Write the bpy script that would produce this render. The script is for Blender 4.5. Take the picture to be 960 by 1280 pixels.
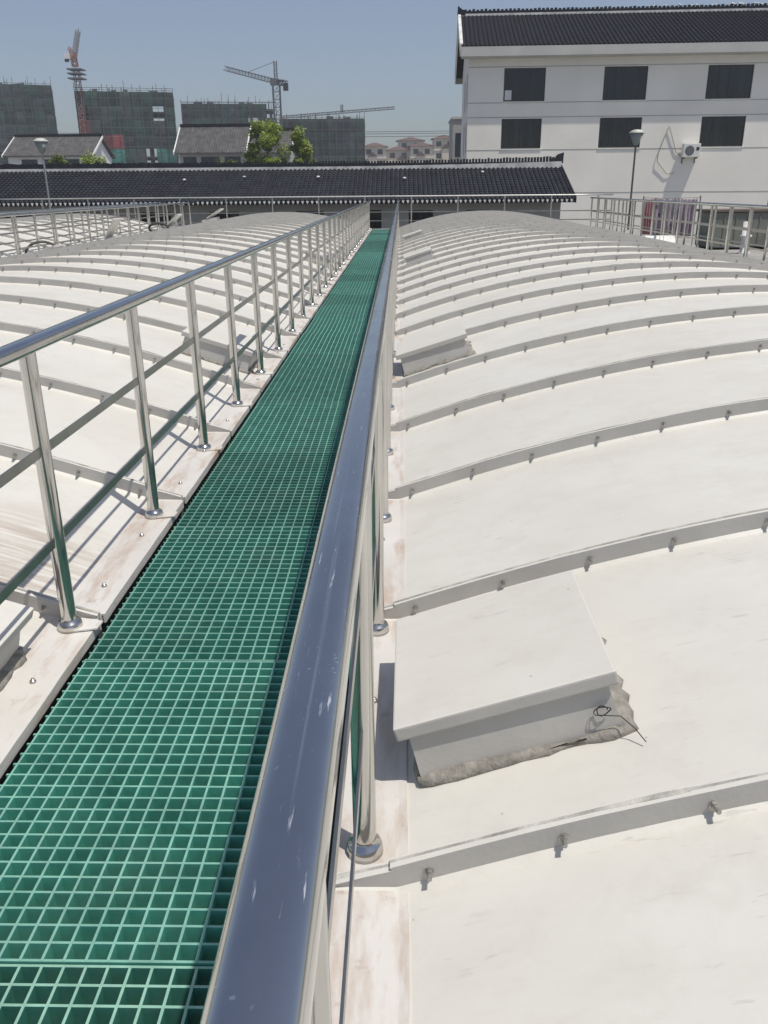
import bpy, bmesh, math, random
from mathutils import Vector, Matrix, noise

for o in list(bpy.data.objects):
    bpy.data.objects.remove(o)
scene = bpy.context.scene
COL = scene.collection
R = math.radians
rnd = random.Random(7)

# ------------------------------------------------------------------ camera
cam_data = bpy.data.cameras.new('camera')
cam = bpy.data.objects.new('camera', cam_data)
COL.objects.link(cam)
cam_data.sensor_fit = 'VERTICAL'
cam_data.sensor_height = 36.0
cam_data.sensor_width = 27.0
cam_data.lens = 1050.0 / 1280.0 * 36.0
cam_data.clip_start = 0.02
cam_data.clip_end = 4000
YAW, PITCH, ROLL = R(-1.22), R(21.085), R(0.45)
fw = Vector((math.sin(YAW) * math.cos(PITCH), math.cos(YAW) * math.cos(PITCH), -math.sin(PITCH)))
r0 = Vector((math.cos(YAW), -math.sin(YAW), 0))
u0 = r0.cross(fw)
rt = r0 * math.cos(ROLL) - u0 * math.sin(ROLL)
up = u0 * math.cos(ROLL) + r0 * math.sin(ROLL)
M4 = Matrix((rt, up, -fw)).transposed().to_4x4()
M4.translation = Vector((0, 0, 1.56))
cam.matrix_world = M4
scene.camera = cam

# ------------------------------------------------------------------ sky, sun, exposure
SUN = Vector((0.30, -0.215, 1.0)).normalized()
world = bpy.data.worlds.new('World')
scene.world = world
world.use_nodes = True
wn = world.node_tree.nodes
wl = world.node_tree.links
for n in list(wn):
    wn.remove(n)
w_out = wn.new('ShaderNodeOutputWorld')
w_bg = wn.new('ShaderNodeBackground')
w_sky = wn.new('ShaderNodeTexSky')
w_sky.sky_type = 'NISHITA'
w_sky.sun_disc = False
w_sky.sun_elevation = math.asin(SUN.z)
w_sky.sun_rotation = math.atan2(SUN.x, SUN.y)
w_sky.air_density = 1.0
w_sky.dust_density = 1.6
w_sky.ozone_density = 3.5
w_bg.inputs['Strength'].default_value = 0.10
w_hsv = wn.new('ShaderNodeHueSaturation')
w_hsv.inputs['Saturation'].default_value = 0.84
w_hsv.inputs['Hue'].default_value = 0.508
wl.new(w_sky.outputs[0], w_hsv.inputs['Color'])
wl.new(w_hsv.outputs[0], w_bg.inputs['Color'])
wl.new(w_bg.outputs[0], w_out.inputs['Surface'])

sun_data = bpy.data.lights.new('sun', 'SUN')
sun_data.energy = 3.8
sun_data.angle = R(0.53)
sun_data.color = (1.0, 0.955, 0.88)
sun = bpy.data.objects.new('sun', sun_data)
COL.objects.link(sun)
sun.rotation_euler = SUN.to_track_quat('Z', 'Y').to_euler()
sun.location = (10, -8, 40)

vs = scene.view_settings
vs.view_transform = 'Standard'
vs.look = 'None'
vs.exposure = 0.0
vs.gamma = 1.0
vs.use_curve_mapping = False


# ------------------------------------------------------------------ materials
def nt(name):
    m = bpy.data.materials.new(name)
    m.use_nodes = True
    t = m.node_tree
    b = t.nodes['Principled BSDF']
    return m, t, b


def node(t, kind, **kw):
    n = t.nodes.new(kind)
    for k, v in kw.items():
        if k in n.inputs:
            n.inputs[k].default_value = v
        else:
            setattr(n, k, v)
    return n


def noise_node(t, scale, detail=4, rough=0.55, stretch=None, space='pos'):
    if space == 'pos':
        src = node(t, 'ShaderNodeNewGeometry').outputs['Position']
    else:
        src = node(t, 'ShaderNodeTexCoord').outputs['Object']
    if stretch:
        mp = node(t, 'ShaderNodeMapping')
        mp.inputs['Scale'].default_value = stretch
        t.links.new(src, mp.inputs['Vector'])
        src = mp.outputs[0]
    n = node(t, 'ShaderNodeTexNoise')
    n.inputs['Scale'].default_value = scale
    n.inputs['Detail'].default_value = detail
    n.inputs['Roughness'].default_value = rough
    t.links.new(src, n.inputs['Vector'])
    return n.outputs['Fac']


def ramp(t, fac, *stops):
    n = node(t, 'ShaderNodeValToRGB')
    el = n.color_ramp.elements
    while len(el) < len(stops):
        el.new(0.5)
    for e, (p, c) in zip(el, stops):
        e.position = p
        e.color = (c, c, c, 1) if not isinstance(c, tuple) else (*c, 1)
    t.links.new(fac, n.inputs['Fac'])
    return n.outputs['Color']


def mix(t, fac, a, b, mode='MIX'):
    n = node(t, 'ShaderNodeMix', data_type='RGBA', blend_type=mode)
    for s, v in ((n.inputs[0], fac), (n.inputs[6], a), (n.inputs[7], b)):
        if isinstance(v, (int, float)):
            s.default_value = v
        elif isinstance(v, tuple):
            s.default_value = (*v, 1)
        else:
            t.links.new(v, s)
    return n.outputs[2]


def bump(t, b, h, strength=0.2, dist=0.01):
    n = node(t, 'ShaderNodeBump')
    n.inputs['Strength'].default_value = strength
    n.inputs['Distance'].default_value = dist
    t.links.new(h, n.inputs['Height'])
    t.links.new(n.outputs[0], b.inputs['Normal'])


def mat_plain(name, c, rough=0.6, metal=0.0, var=0.15, scale=3.0, bmp=0.0, bscale=60, spec=0.5):
    m, t, b = nt(name)
    f = noise_node(t, scale, 5)
    lo = tuple(x * (1 - var) for x in c)
    hi = tuple(min(1, x * (1 + var)) for x in c)
    t.links.new(ramp(t, f, (0.3, lo), (0.7, hi)), b.inputs['Base Color'])
    b.inputs['Roughness'].default_value = rough
    b.inputs['Metallic'].default_value = metal
    b.inputs['Specular IOR Level'].default_value = spec
    if bmp:
        bump(t, b, noise_node(t, bscale, 3), bmp, 0.01)
    return m


def mat_white_cover():
    m, t, b = nt('white_fibreglass')
    big = noise_node(t, 0.9, 5, 0.6)
    base = ramp(t, big, (0.3, (0.585, 0.565, 0.505)), (0.7, (0.645, 0.632, 0.58)))
    # wiped smears running across
    sm = noise_node(t, 1.0, 6, 0.7, stretch=(2.2, 6.0, 2.0))
    base = mix(t, ramp(t, sm, (0.48, 0.0), (0.74, 0.34)), base, (0.50, 0.465, 0.41))
    # muddy streaks washed down one panel beside the shadowed railing
    gm = node(t, 'ShaderNodeNewGeometry')
    ds = node(t, 'ShaderNodeVectorMath', operation='DISTANCE')
    ds.inputs[1].default_value = (-1.66, 3.22, 0.10)
    t.links.new(gm.outputs['Position'], ds.inputs[0])
    near = ramp(t, ds.outputs['Value'], (0.15, 1.0), (0.62, 0.0))
    st = ramp(t, noise_node(t, 1.0, 5, 0.7, stretch=(1.6, 26, 3)), (0.40, 0.0), (0.60, 0.8))
    base = mix(t, mix(t, 1.0, near, st, 'MULTIPLY'), base, (0.36, 0.28, 0.22))
    # blotchy dust
    bl = noise_node(t, 3.4, 7, 0.72)
    base = mix(t, ramp(t, bl, (0.50, 0.0), (0.76, 0.36)), base, (0.46, 0.43, 0.37))
    # short scuffs
    sc = noise_node(t, 1.0, 3, 0.6, stretch=(9, 46, 9))
    msk = noise_node(t, 2.1, 2)
    k = mix(t, 1.0, ramp(t, sc, (0.62, 0.0), (0.70, 0.5)), ramp(t, msk, (0.48, 0.0), (0.62, 1.0)), 'MULTIPLY')
    base = mix(t, k, base, (0.42, 0.40, 0.36))
    # specks
    g = node(t, 'ShaderNodeNewGeometry')
    v = node(t, 'ShaderNodeTexVoronoi')
    v.inputs['Scale'].default_value = 15.0
    t.links.new(g.outputs['Position'], v.inputs['Vector'])
    sp = ramp(t, v.outputs['Distance'], (0.03, 1.0), (0.075, 0.0))
    sp2 = ramp(t, noise_node(t, 6.5, 1), (0.58, 0.0), (0.64, 0.8))
    base = mix(t, mix(t, 1.0, sp, sp2, 'MULTIPLY'), base, (0.25, 0.23, 0.20))
    t.links.new(base, b.inputs['Base Color'])
    b.inputs['Roughness'].default_value = 0.5
    b.inputs['Specular IOR Level'].default_value = 0.35
    bump(t, b, noise_node(t, 28, 4), 0.12, 0.006)
    return m


def mat_edge():
    m, t, b = nt('stained_white_edge')
    big = noise_node(t, 1.3, 5, 0.6)
    base = ramp(t, big, (0.3, (0.53, 0.50, 0.455)), (0.7, (0.63, 0.61, 0.57)))
    d = noise_node(t, 1.0, 6, 0.65, stretch=(9, 2.2, 9))
    base = mix(t, ramp(t, d, (0.48, 0.0), (0.68, 0.85)), base, (0.40, 0.29, 0.21))
    d2 = noise_node(t, 14, 5, 0.7)
    base = mix(t, ramp(t, d2, (0.60, 0.0), (0.72, 0.5)), base, (0.30, 0.24, 0.19))
    t.links.new(base, b.inputs['Base Color'])
    b.inputs['Roughness'].default_value = 0.6
    bump(t, b, noise_node(t, 40, 4), 0.2, 0.006)
    return m


def mat_steel(name, scratch):
    m, t, b = nt(name)
    b.inputs['Metallic'].default_value = 1.0
    base = ramp(t, noise_node(t, 5, 4), (0.3, (0.54, 0.53, 0.51)), (0.7, (0.64, 0.63, 0.60)))
    rough = ramp(t, noise_node(t, 12, 5, 0.7, stretch=(1, 0.2, 1)), (0.35, 0.10), (0.75, 0.22))
    if scratch:
        s = noise_node(t, 1.0, 4, 0.6, stretch=(190, 14, 70))
        k = noise_node(t, 7, 2)
        s = mix(t, 1.0, ramp(t, s, (0.63, 0.0), (0.70, 0.8)), ramp(t, k, (0.42, 0.0), (0.54, 1.0)), 'MULTIPLY')
        ln = noise_node(t, 1.0, 3, 0.6, stretch=(55, 0.55, 30))
        l2 = ramp(t, ln, (0.60, 0.0), (0.66, 0.35))
        sp = noise_node(t, 120, 2, 0.6)
        k2 = noise_node(t, 5, 3)
        sp = mix(t, 1.0, ramp(t, sp, (0.665, 0.0), (0.72, 0.7)), ramp(t, k2, (0.50, 0.0), (0.62, 1.0)), 'MULTIPLY')
        s = mix(t, 1.0, mix(t, 1.0, s, l2, 'LIGHTEN'), sp, 'LIGHTEN')
        base = mix(t, s, base, (0.92, 0.92, 0.92))
        rough = mix(t, s, rough, (0.65, 0.65, 0.65))
        bump(t, b, noise_node(t, 1.0, 3, 0.6, stretch=(14, 2.5, 14)), 0.05, 0.01)
    t.links.new(base, b.inputs['Base Color'])
    t.links.new(rough, b.inputs['Roughness'])
    return m


def mat_green(name, c, rough):
    m, t, b = nt(name)
    f = noise_node(t, 9, 5, 0.65)
    lo = tuple(x * 0.75 for x in c)
    hi = tuple(min(1, x * 1.2) for x in c)
    base = ramp(t, f, (0.3, lo), (0.7, hi))
    oi = node(t, 'ShaderNodeObjectInfo')
    base = mix(t, 1.0, base, ramp(t, oi.outputs['Random'], (0.0, 0.72), (1.0, 1.2)), 'MULTIPLY')
    du = noise_node(t, 2.3, 6, 0.7)
    base = mix(t, ramp(t, du, (0.50, 0.0), (0.74, 0.26)), base, (0.22, 0.25, 0.20))
    t.links.new(base, b.inputs['Base Color'])
    b.inputs['Roughness'].default_value = rough
    b.inputs['Specular IOR Level'].default_value = 0.4
    return m


def mat_tile(name, c, sx, sy):
    m, t, b = nt(name)
    f = noise_node(t, 1.5, 5)
    base = ramp(t, f, (0.3, tuple(x * .7 for x in c)), (0.7, tuple(x * 1.35 for x in c)))
    f2 = noise_node(t, 1.0, 3, 0.6, stretch=(sx, sy, sy))
    base = mix(t, ramp(t, f2, (0.5, 0.0), (0.75, 0.55)), base, tuple(x * 1.9 for x in c))
    t.links.new(base, b.inputs['Base Color'])
    b.inputs['Roughness'].default_value = 0.8
    b.inputs['Specular IOR Level'].default_value = 0.25
    return m


def mat_net(name, c):
    m, t, b = nt(name)
    f = noise_node(t, 0.5, 5, 0.7)
    oi = node(t, 'ShaderNodeObjectInfo')
    base = ramp(t, f, (0.3, tuple(x * .45 for x in c)), (0.7, tuple(x * 1.6 for x in c)))
    base = mix(t, 1.0, base, ramp(t, oi.outputs['Random'], (0.0, 0.5), (1.0, 1.45)), 'MULTIPLY')
    t.links.new(base, b.inputs['Base Color'])
    b.inputs['Roughness'].default_value = 0.9
    return m


def mat_leaf(name, c):
    m, t, b = nt(name)
    oi = noise_node(t, 1.2, 3)
    base = ramp(t, oi, (0.3, tuple(x * .6 for x in c)), (0.7, tuple(x * 1.35 for x in c)))
    t.links.new(base, b.inputs['Base Color'])
    b.inputs['Roughness'].default_value = 0.6
    tr = node(t, 'ShaderNodeBsdfTranslucent')
    t.links.new(base, tr.inputs['Color'])
    ms = node(t, 'ShaderNodeMixShader')
    ms.inputs[0].default_value = 0.35
    t.links.new(b.outputs[0], ms.inputs[1])
    t.links.new(tr.outputs[0], ms.inputs[2])
    t.links.new(ms.outputs[0], t.nodes['Material Output'].inputs['Surface'])
    return m


def mat_glass(name, c, rough=0.05):
    m, t, b = nt(name)
    f = noise_node(t, 0.7, 3, stretch=(3.0, 1, 0.4))
    t.links.new(ramp(t, f, (0.35, tuple(x * .5 for x in c)), (0.7, tuple(x * 1.6 for x in c))), b.inputs['Base Color'])
    b.inputs['Roughness'].default_value = rough
    b.inputs['Specular IOR Level'].default_value = 0.5
    return m


def mat_print():
    m, t, b = nt('printed_quilt')
    f = noise_node(t, 4.0, 4)
    base = ramp(t, f, (0.3, (0.24, 0.20, 0.23)), (0.7, (0.33, 0.28, 0.31)))
    v = node(t, 'ShaderNodeTexVoronoi')
    v.inputs['Scale'].default_value = 3.4
    t.links.new(node(t, 'ShaderNodeNewGeometry').outputs['Position'], v.inputs['Vector'])
    base = mix(t, ramp(t, v.outputs['Distance'], (0.20, 0.9), (0.30, 0.0)), base, (0.08, 0.07, 0.09))
    t.links.new(base, b.inputs['Base Color'])
    b.inputs['Roughness'].default_value = 0.95
    return m


WHITE = mat_white_cover()
EDGE = mat_edge()
SHADE_GREY = mat_plain('shaded_white_cover', (0.47, 0.455, 0.425), 0.6, var=0.08, scale=4, bmp=0.1)  # white cover darkened: shade of upright faces put into the colour
SEAL = mat_plain('grey_sealant', (0.25, 0.235, 0.205), 0.9, var=0.35, scale=25, bmp=0.5, bscale=90)
SEAL_W = mat_plain('pale_sealant', (0.40, 0.385, 0.345), 0.8, var=0.4, scale=14, bmp=0.5, bscale=60)
STEEL = mat_steel('polished_steel', False)
STEEL_S = mat_steel('scratched_steel', True)
C_STEEL = mat_plain('weathered_steel', (0.62, 0.61, 0.58), 0.42, 0.9, var=0.1, scale=6)
STEEL_M = mat_plain('dull_steel', (0.40, 0.39, 0.365), 0.33, 1.0, var=0.12, scale=14)
GALV = mat_plain('zinc_bolt', (0.42, 0.41, 0.39), 0.4, 0.85, var=0.3, scale=40)
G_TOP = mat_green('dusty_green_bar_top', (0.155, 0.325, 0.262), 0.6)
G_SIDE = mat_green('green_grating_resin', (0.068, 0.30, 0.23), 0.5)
G_NEW = mat_green('clean_green_bar_top', (0.33, 0.60, 0.47), 0.5)
CONC = mat_plain('concrete', (0.30, 0.29, 0.27), 0.9, var=0.25, scale=2.5, bmp=0.2)
DARKC = mat_plain('dark_channel', (0.06, 0.065, 0.06), 0.9, var=0.3)  # near-black grey for the kerbs and support angles
TILE = mat_tile('black_roof_tile', (0.022, 0.024, 0.030), 4.5, 1.0)
TILE_B = mat_tile('black_roof_tile_tall', (0.011, 0.012, 0.016), 3.0, 1.0)
TILE_G = mat_tile('grey_roof_tile', (0.085, 0.082, 0.080), 3.0, 1.0)
TILE_R = mat_tile('red_brown_roof_tile', (0.115, 0.072, 0.062), 2.0, 1.0)
MORTAR = mat_plain('pale_mortar', (0.62, 0.61, 0.58), 0.8, var=0.3, scale=2)
STUCCO = mat_plain('cream_render', (0.86, 0.825, 0.74), 0.85, var=0.06, scale=0.35, bmp=0.1)
STUCCO_G = mat_plain('grey_render', (0.40, 0.39, 0.36), 0.85, var=0.12, scale=0.6)
FASCIA = mat_plain('grey_white_fascia', (0.52, 0.51, 0.47), 0.8, var=0.08, scale=0.6)
CREAM = mat_plain('villa_cream', (0.68, 0.60, 0.47), 0.85, var=0.15, scale=0.3)
FRAME = mat_plain('dark_window_frame', (0.03, 0.03, 0.03), 0.5)
PANE = mat_glass('dark_window_glass', (0.012, 0.016, 0.018), 0.06)
PANE_B = mat_glass('bluish_window_glass', (0.03, 0.045, 0.06), 0.1)
NETS = [mat_net('green_safety_net', (0.026, 0.058, 0.043)), mat_net('grey_green_safety_net', (0.040, 0.054, 0.050)),
        mat_net('teal_safety_net', (0.035, 0.15, 0.125)), mat_net('red_banner', (0.20, 0.045, 0.045))]
DARKF = mat_plain('raw_concrete_floor', (0.12, 0.12, 0.115), 0.9)
POLE = mat_plain('scaffold_steel', (0.10, 0.10, 0.09), 0.7)
C_RED = mat_plain('faded_red_paint', (0.25, 0.13, 0.11), 0.6)
C_GREY = mat_plain('crane_grey_paint', (0.12, 0.125, 0.13), 0.6)
C_WHITE = mat_plain('white_paint', (0.72, 0.71, 0.68), 0.6, var=0.1)
BLACKP = mat_plain('black_paint', (0.02, 0.02, 0.022), 0.5)
LAMPG = mat_plain('lamp_grey_green', (0.24, 0.27, 0.25), 0.5)
LAMPC = mat_plain('lamp_cap', (0.50, 0.51, 0.46), 0.5)
LEAF_Y = mat_leaf('yellow_green_leaf', (0.27, 0.34, 0.05))
LEAF_G = mat_leaf('olive_leaf', (0.13, 0.17, 0.03))
BARK = mat_plain('bark', (0.09, 0.07, 0.05), 0.95)
GRND = mat_plain('paved_yard', (0.22, 0.215, 0.20), 0.95, var=0.25, scale=0.08)
PINK = mat_plain('pink_cloth', (0.46, 0.25, 0.27), 0.95, var=0.3, scale=3)
QUILT = mat_print()
MAUVE = mat_plain('mauve_cloth', (0.30, 0.24, 0.28), 0.95, var=0.15, scale=2)
CAB = mat_plain('grey_green_paint', (0.17, 0.175, 0.15), 0.7, var=0.2, scale=2)
BROWN = mat_plain('brown_paint', (0.14, 0.10, 0.08), 0.7)
RUBBER = mat_plain('black_cable', (0.03, 0.03, 0.03), 0.7)
WOOD = mat_plain('weathered_board', (0.20, 0.17, 0.14), 0.9, var=0.3, scale=12)


# ------------------------------------------------------------------ mesh helpers
class MB:
    def __init__(s):
        s.v, s.f, s.sm, s.mi = [], [], [], []

    def add(s, vs_, fs, smooth=False, mi=0):
        o = len(s.v)
        s.v += [tuple(p) for p in vs_]
        for f in fs:
            s.f.append(tuple(i + o for i in f))
            s.sm.append(smooth)
            s.mi.append(mi)
        return s

    def box(s, x0, x1, y0, y1, z0, z1, mi=0):
        vv = [(x0, y0, z0), (x1, y0, z0), (x1, y1, z0), (x0, y1, z0), (x0, y0, z1), (x1, y0, z1), (x1, y1, z1), (x0, y1, z1)]
        return s.add(vv, [(0, 3, 2, 1), (4, 5, 6, 7), (0, 1, 5, 4), (1, 2, 6, 5), (2, 3, 7, 6), (3, 0, 4, 7)], False, mi)

    def bevbox(s, x0, x1, y0, y1, z0, z1, b):
        bm = bmesh.new()
        bmesh.ops.create_cube(bm, size=1)
        for v in bm.verts:
            v.co = Vector(((x0 + x1) / 2 + v.co.x * (x1 - x0), (y0 + y1) / 2 + v.co.y * (y1 - y0), (z0 + z1) / 2 + v.co.z * (z1 - z0)))
        bmesh.ops.bevel(bm, geom=bm.edges[:], offset=b, segments=2, affect='EDGES', profile=0.6)
        bm.verts.index_update()
        s.add([v.co[:] for v in bm.verts], [[v.index for v in f.verts] for f in bm.faces], False)
        bm.free()
        return s

    def tube(s, pts, rad, n=12, cap=True, smooth=True, mi=0):
        pts = [Vector(p) for p in pts]
        rads = rad if isinstance(rad, (list, tuple)) else [rad] * len(pts)
        rings = []
        prev = None
        for i, p in enumerate(pts):
            d = (pts[min(i + 1, len(pts) - 1)] - pts[max(i - 1, 0)]).normalized()
            a = prev if prev else (Vector((0, 0, 1)) if abs(d.z) < 0.9 else Vector((1, 0, 0)))
            x = (a - d * a.dot(d)).normalized()
            prev = x
            y = d.cross(x)
            rings.append([p + (x * math.cos(2 * math.pi * k / n) + y * math.sin(2 * math.pi * k / n)) * rads[i] for k in range(n)])
        vv = [q for r_ in rings for q in r_]
        ff = []
        for i in range(len(rings) - 1):
            for k in range(n):
                k2 = (k + 1) % n
                ff.append((i * n + k, i * n + k2, (i + 1) * n + k2, (i + 1) * n + k))
        s.add(vv, ff, smooth, mi)
        if cap:
            s.add(rings[0], [tuple(range(n - 1, -1, -1))], False, mi)
            s.add(rings[-1], [tuple(range(n))], False, mi)
        return s

    def lathe(s, prof, n=16, smooth=True, cx=0, cy=0, mi=0):
        vv = [(cx + r_ * math.cos(2 * math.pi * k / n), cy + r_ * math.sin(2 * math.pi * k / n), z) for r_, z in prof for k in range(n)]
        ff = []
        for i in range(len(prof) - 1):
            for k in range(n):
                k2 = (k + 1) % n
                ff.append((i * n + k, i * n + k2, (i + 1) * n + k2, (i + 1) * n + k))
        return s.add(vv, ff, smooth, mi)

    def prism(s, poly, axis, a, b, mi=0):
        n = len(poly)

        def P(u, v, w):
            return (w, u, v) if axis == 'x' else ((u, w, v) if axis == 'y' else (u, v, w))
        vv = [P(u, v, a) for u, v in poly] + [P(u, v, b) for u, v in poly]
        ff = [tuple(range(n)), tuple(range(2 * n - 1, n - 1, -1))]
        for k in range(n):
            k2 = (k + 1) % n
            ff.append((k, n + k, n + k2, k2))
        return s.add(vv, ff, False, mi)

    def mesh(s, name):
        me = bpy.data.meshes.new(name)
        me.from_pydata(s.v, [], s.f)
        me.polygons.foreach_set('use_smooth', s.sm)
        me.polygons.foreach_set('material_index', s.mi)
        bm = bmesh.new()
        bm.from_mesh(me)
        bmesh.ops.recalc_face_normals(bm, faces=bm.faces[:])
        bm.to_mesh(me)
        bm.free()
        return me

    def build(s, name, mats, parent=None, loc=(0, 0, 0), rot=(0, 0, 0)):
        me = s.mesh(name)
        for m in (mats if isinstance(mats, (list, tuple)) else [mats]):
            me.materials.append(m)
        return put(name, me, parent, loc, rot)


def put(name, me, parent=None, loc=(0, 0, 0), rot=(0, 0, 0)):
    o = bpy.data.objects.new(name, me)
    COL.objects.link(o)
    o.parent = parent
    o.location = loc
    o.rotation_euler = rot
    return o


def tag(o, label, cat, group=None, kind=None):
    if label:
        o['label'] = label
    if cat:
        o['category'] = cat
    if group:
        o['group'] = group
    if kind:
        o['kind'] = kind
    return o


def thing(name, label, cat, loc=(0, 0, 0), rz=0.0, group=None):
    o = bpy.data.objects.new(name, None)
    o.empty_display_size = 0.3
    COL.objects.link(o)
    o.location = loc
    o.rotation_euler = (0, 0, rz)
    return tag(o, label, cat, group)


def dup(o, parent=None):
    c = o.copy()
    COL.objects.link(c)
    c.parent = parent
    for ch in list(o.children):
        dup(ch, c)
    return c


def wall_grid(mb, x0, x1, z0, z1, opens, y0, y1):
    """wall slab in the xz plane (thickness y0..y1) with real rectangular openings"""
    zs = sorted({z0, z1, *[a for o in opens for a in o[2:4]]})
    for a, b in zip(zs, zs[1:]):
        zc = (a + b) / 2
        cuts = sorted([(o[0], o[1]) for o in opens if o[2] < zc < o[3]])
        x = x0
        for c0, c1 in cuts:
            if c0 > x:
                mb.box(x, c0, y0, y1, a, b)
            x = c1
        if x < x1:
            mb.box(x, x1, y0, y1, a, b)


# ------------------------------------------------------------------ ground
GZ = -4.0
g = MB().box(-1500, 1500, -200, 2500, GZ - 0.5, GZ).build('ground', GRND)
g['kind'] = 'structure'

# ------------------------------------------------------------------ arched tank covers
W, SAG = 7.0, 0.61
RAD = ((W / 2) ** 2 + SAG ** 2) / (2 * SAG)
ANG = math.asin(W / 2 / RAD)
PITCH_Y = 1.333
FL = 0.155                       # flat edge flange beyond the springing
Y_START = 1.555 - PITCH_Y * 4    # first rib
N_PAN = 30
Y_END = Y_START + PITCH_Y * N_PAN


def arc(t):
    """t = arc length from springing at x=0 -> (x, z, nx, nz)"""
    a = -ANG + t / RAD
    return W / 2 + RAD * math.sin(a), RAD * math.cos(a) - (RAD - SAG), math.sin(a), math.cos(a)


ARC_L = 2 * ANG * RAD


def path():
    pts = [(-FL, 0, 0, 1, 0.026), (-FL * 0.5, 0, 0, 1, 0.05), (-0.012, 0.0, -0.1, 0.995, 0.066)]
    n = 44
    for i in range(n + 1):
        x, z, nx, nz = arc(ARC_L * i / n)
        pts.append((x, z + (0.002 if i in (0, n) else 0), nx, nz, 0.076))
    pts += [(W + 0.012, 0.0, 0.1, 0.995, 0.066), (W + FL * 0.5, 0, 0, 1, 0.05), (W + FL, 0, 0, 1, 0.026)]
    return pts


def cover_panel(seed):
    rr = random.Random(seed)
    mb = MB()
    L = PITCH_Y
    rows = []
    ofs = rr.random() * 50
    for (x, z, nx, nz, hf) in path():
        def P(y, h):
            return (x + nx * h, y, z + nz * h)

        def w(y):
            return 0.0035 * noise.noise(Vector((x * 1.4 + ofs, y * 1.8, seed))) + 0.0015 * noise.noise(Vector((x * 5 + ofs, y * 6, 3)))
        h1 = hf + 0.004 * noise.noise(Vector((x * 3 + ofs, 0, 1)))
        h2 = hf + 0.005 * noise.noise(Vector((x * 2.5 + ofs, 9, 1)))
        wv = 0.003 * noise.noise(Vector((x * 1.2 + ofs, 4, 2)))
        loop = [P(0.005, h1), P(0.013, h1), P(0.015, 0.014), P(0.030, 0.001)]
        loop += [P(L * q, w(L * q)) for q in (0.2, 0.4, 0.6, 0.8)]
        loop += [P(L - 0.032 + wv, 0.001), P(L - 0.016 + wv, 0.012), P(L - 0.021 + wv, h2), P(L - 0.005, h2), P(L - 0.005, -0.02), P(0.005, -0.02)]  # far upstand leans to low y, so it catches less sun
        rows.append(loop)
    n = len(rows[0])
    mb.add([p for r_ in rows for p in r_], [(i * n + k, i * n + (k + 1) % n, (i + 1) * n + (k + 1) % n, (i + 1) * n + k)
                                          for i in range(len(rows) - 1) for k in range(n)], False)
    mb.add(rows[0], [tuple(range(n))])
    mb.add(rows[-1], [tuple(range(n))])
    me = mb.mesh('panel')
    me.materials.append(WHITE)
    me.materials.append(SHADE_GREY)
    for p in me.polygons:                  # painted shade on the upstand facing the low-y end
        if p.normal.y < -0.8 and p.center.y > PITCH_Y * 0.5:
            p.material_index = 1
    return me


def sealant_strip(seed):
    mb = MB()
    rows = []
    for i, (x, z, nx, nz, hf) in enumerate(path()):
        h = hf - 0.001 + 0.006 * noise.noise(Vector((x * 7, seed, 0)))
        a = 0.0055 + 0.006 * max(0, noise.noise(Vector((x * 4 + 3, seed, 5))))
        rows.append([(x + nx * q, y, z + nz * q) for y, q in ((-a, h + 0.002), (a, h + 0.002), (a, h - 0.012), (0.0045, h - 0.02), (-0.0045, h - 0.02), (-a, h - 0.012))])
    n = 6
    mb.add([p for r_ in rows for p in r_], [(i * n + k, i * n + (k + 1) % n, (i + 1) * n + (k + 1) % n, (i + 1) * n + k)
                                          for i in range(len(rows) - 1) for k in range(n)], False)
    mb.add(rows[0], [tuple(range(n))])
    mb.add(rows[-1], [tuple(range(n))])
    me = mb.mesh('sealant_joint')
    me.materials.append(SEAL_W)
    return me


def bolt_geo(mb, base=(0, 0, 0), scale=1.0):
    bx, by, bz = base
    for rad, a, b, n in ((0.0125, 0.0, 0.0025, 10), (0.0095, 0.0025, 0.011, 6), (0.006, 0.011, 0.026, 8)):
        ring = [[(bx + rad * scale * math.cos(2 * math.pi * k / n), by - y, bz + rad * scale * math.sin(2 * math.pi * k / n)) for k in range(n)] for y in (a, b)]
        mb.add(ring[0] + ring[1], [(k, (k + 1) % n, n + (k + 1) % n, n + k) for k in range(n)] + [tuple(range(n, 2 * n))])
    return mb


PANELS = [cover_panel(s) for s in (1, 2, 3, 4)]
SEALS = [sealant_strip(s) for s in (1, 2, 3)]
BOLT = bolt_geo(MB()).mesh('bolt')
BOLT.materials.append(GALV)
SCREW = MB().lathe([(0.0, 0.016), (0.006, 0.0155), (0.007, 0.008), (0.011, 0.007), (0.012, 0.0), (0, 0)], 8).mesh('screw')
SCREW.materials.append(GALV)


def edge_strip_mesh(seed):
    """thin capping strip lying on the flat flange between two ribs"""
    mb = MB()
    L = PITCH_Y - 0.05
    n = 10
    for i in range(n):
        y0, y1 = 0.025 + L * i / n, 0.025 + L * (i + 1) / n
        w0 = 0.004 * noise.noise(Vector((y0 * 4, seed, 0)))
        w1 = 0.004 * noise.noise(Vector((y1 * 4, seed, 0)))
        top = 0.009
        poly0 = [(-FL - 0.012 + w0, -0.03), (-FL - 0.012 + w0, top), (-0.004 + w0, top), (0.018 + w0, 0.0135), (0.018 + w0, 0.002), (-FL - 0.004 + w0, 0.001), (-FL - 0.004 + w0, -0.03)]
        poly1 = [(x - w0 + w1, z) for x, z in poly0]
        m = len(poly0)
        mb.add([(x, y0, z) for x, z in poly0] + [(x, y1, z) for x, z in poly1],
               [(k, (k + 1) % m, m + (k + 1) % m, m + k) for k in range(m)] + ([tuple(range(m))] if i == 0 else []) + ([tuple(range(m, 2 * m))] if i == n - 1 else []))
    me = mb.mesh('edge_strip')
    me.materials.append(EDGE)
    return me


STRIPS = [edge_strip_mesh(s) for s in (1, 2, 3)]


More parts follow.
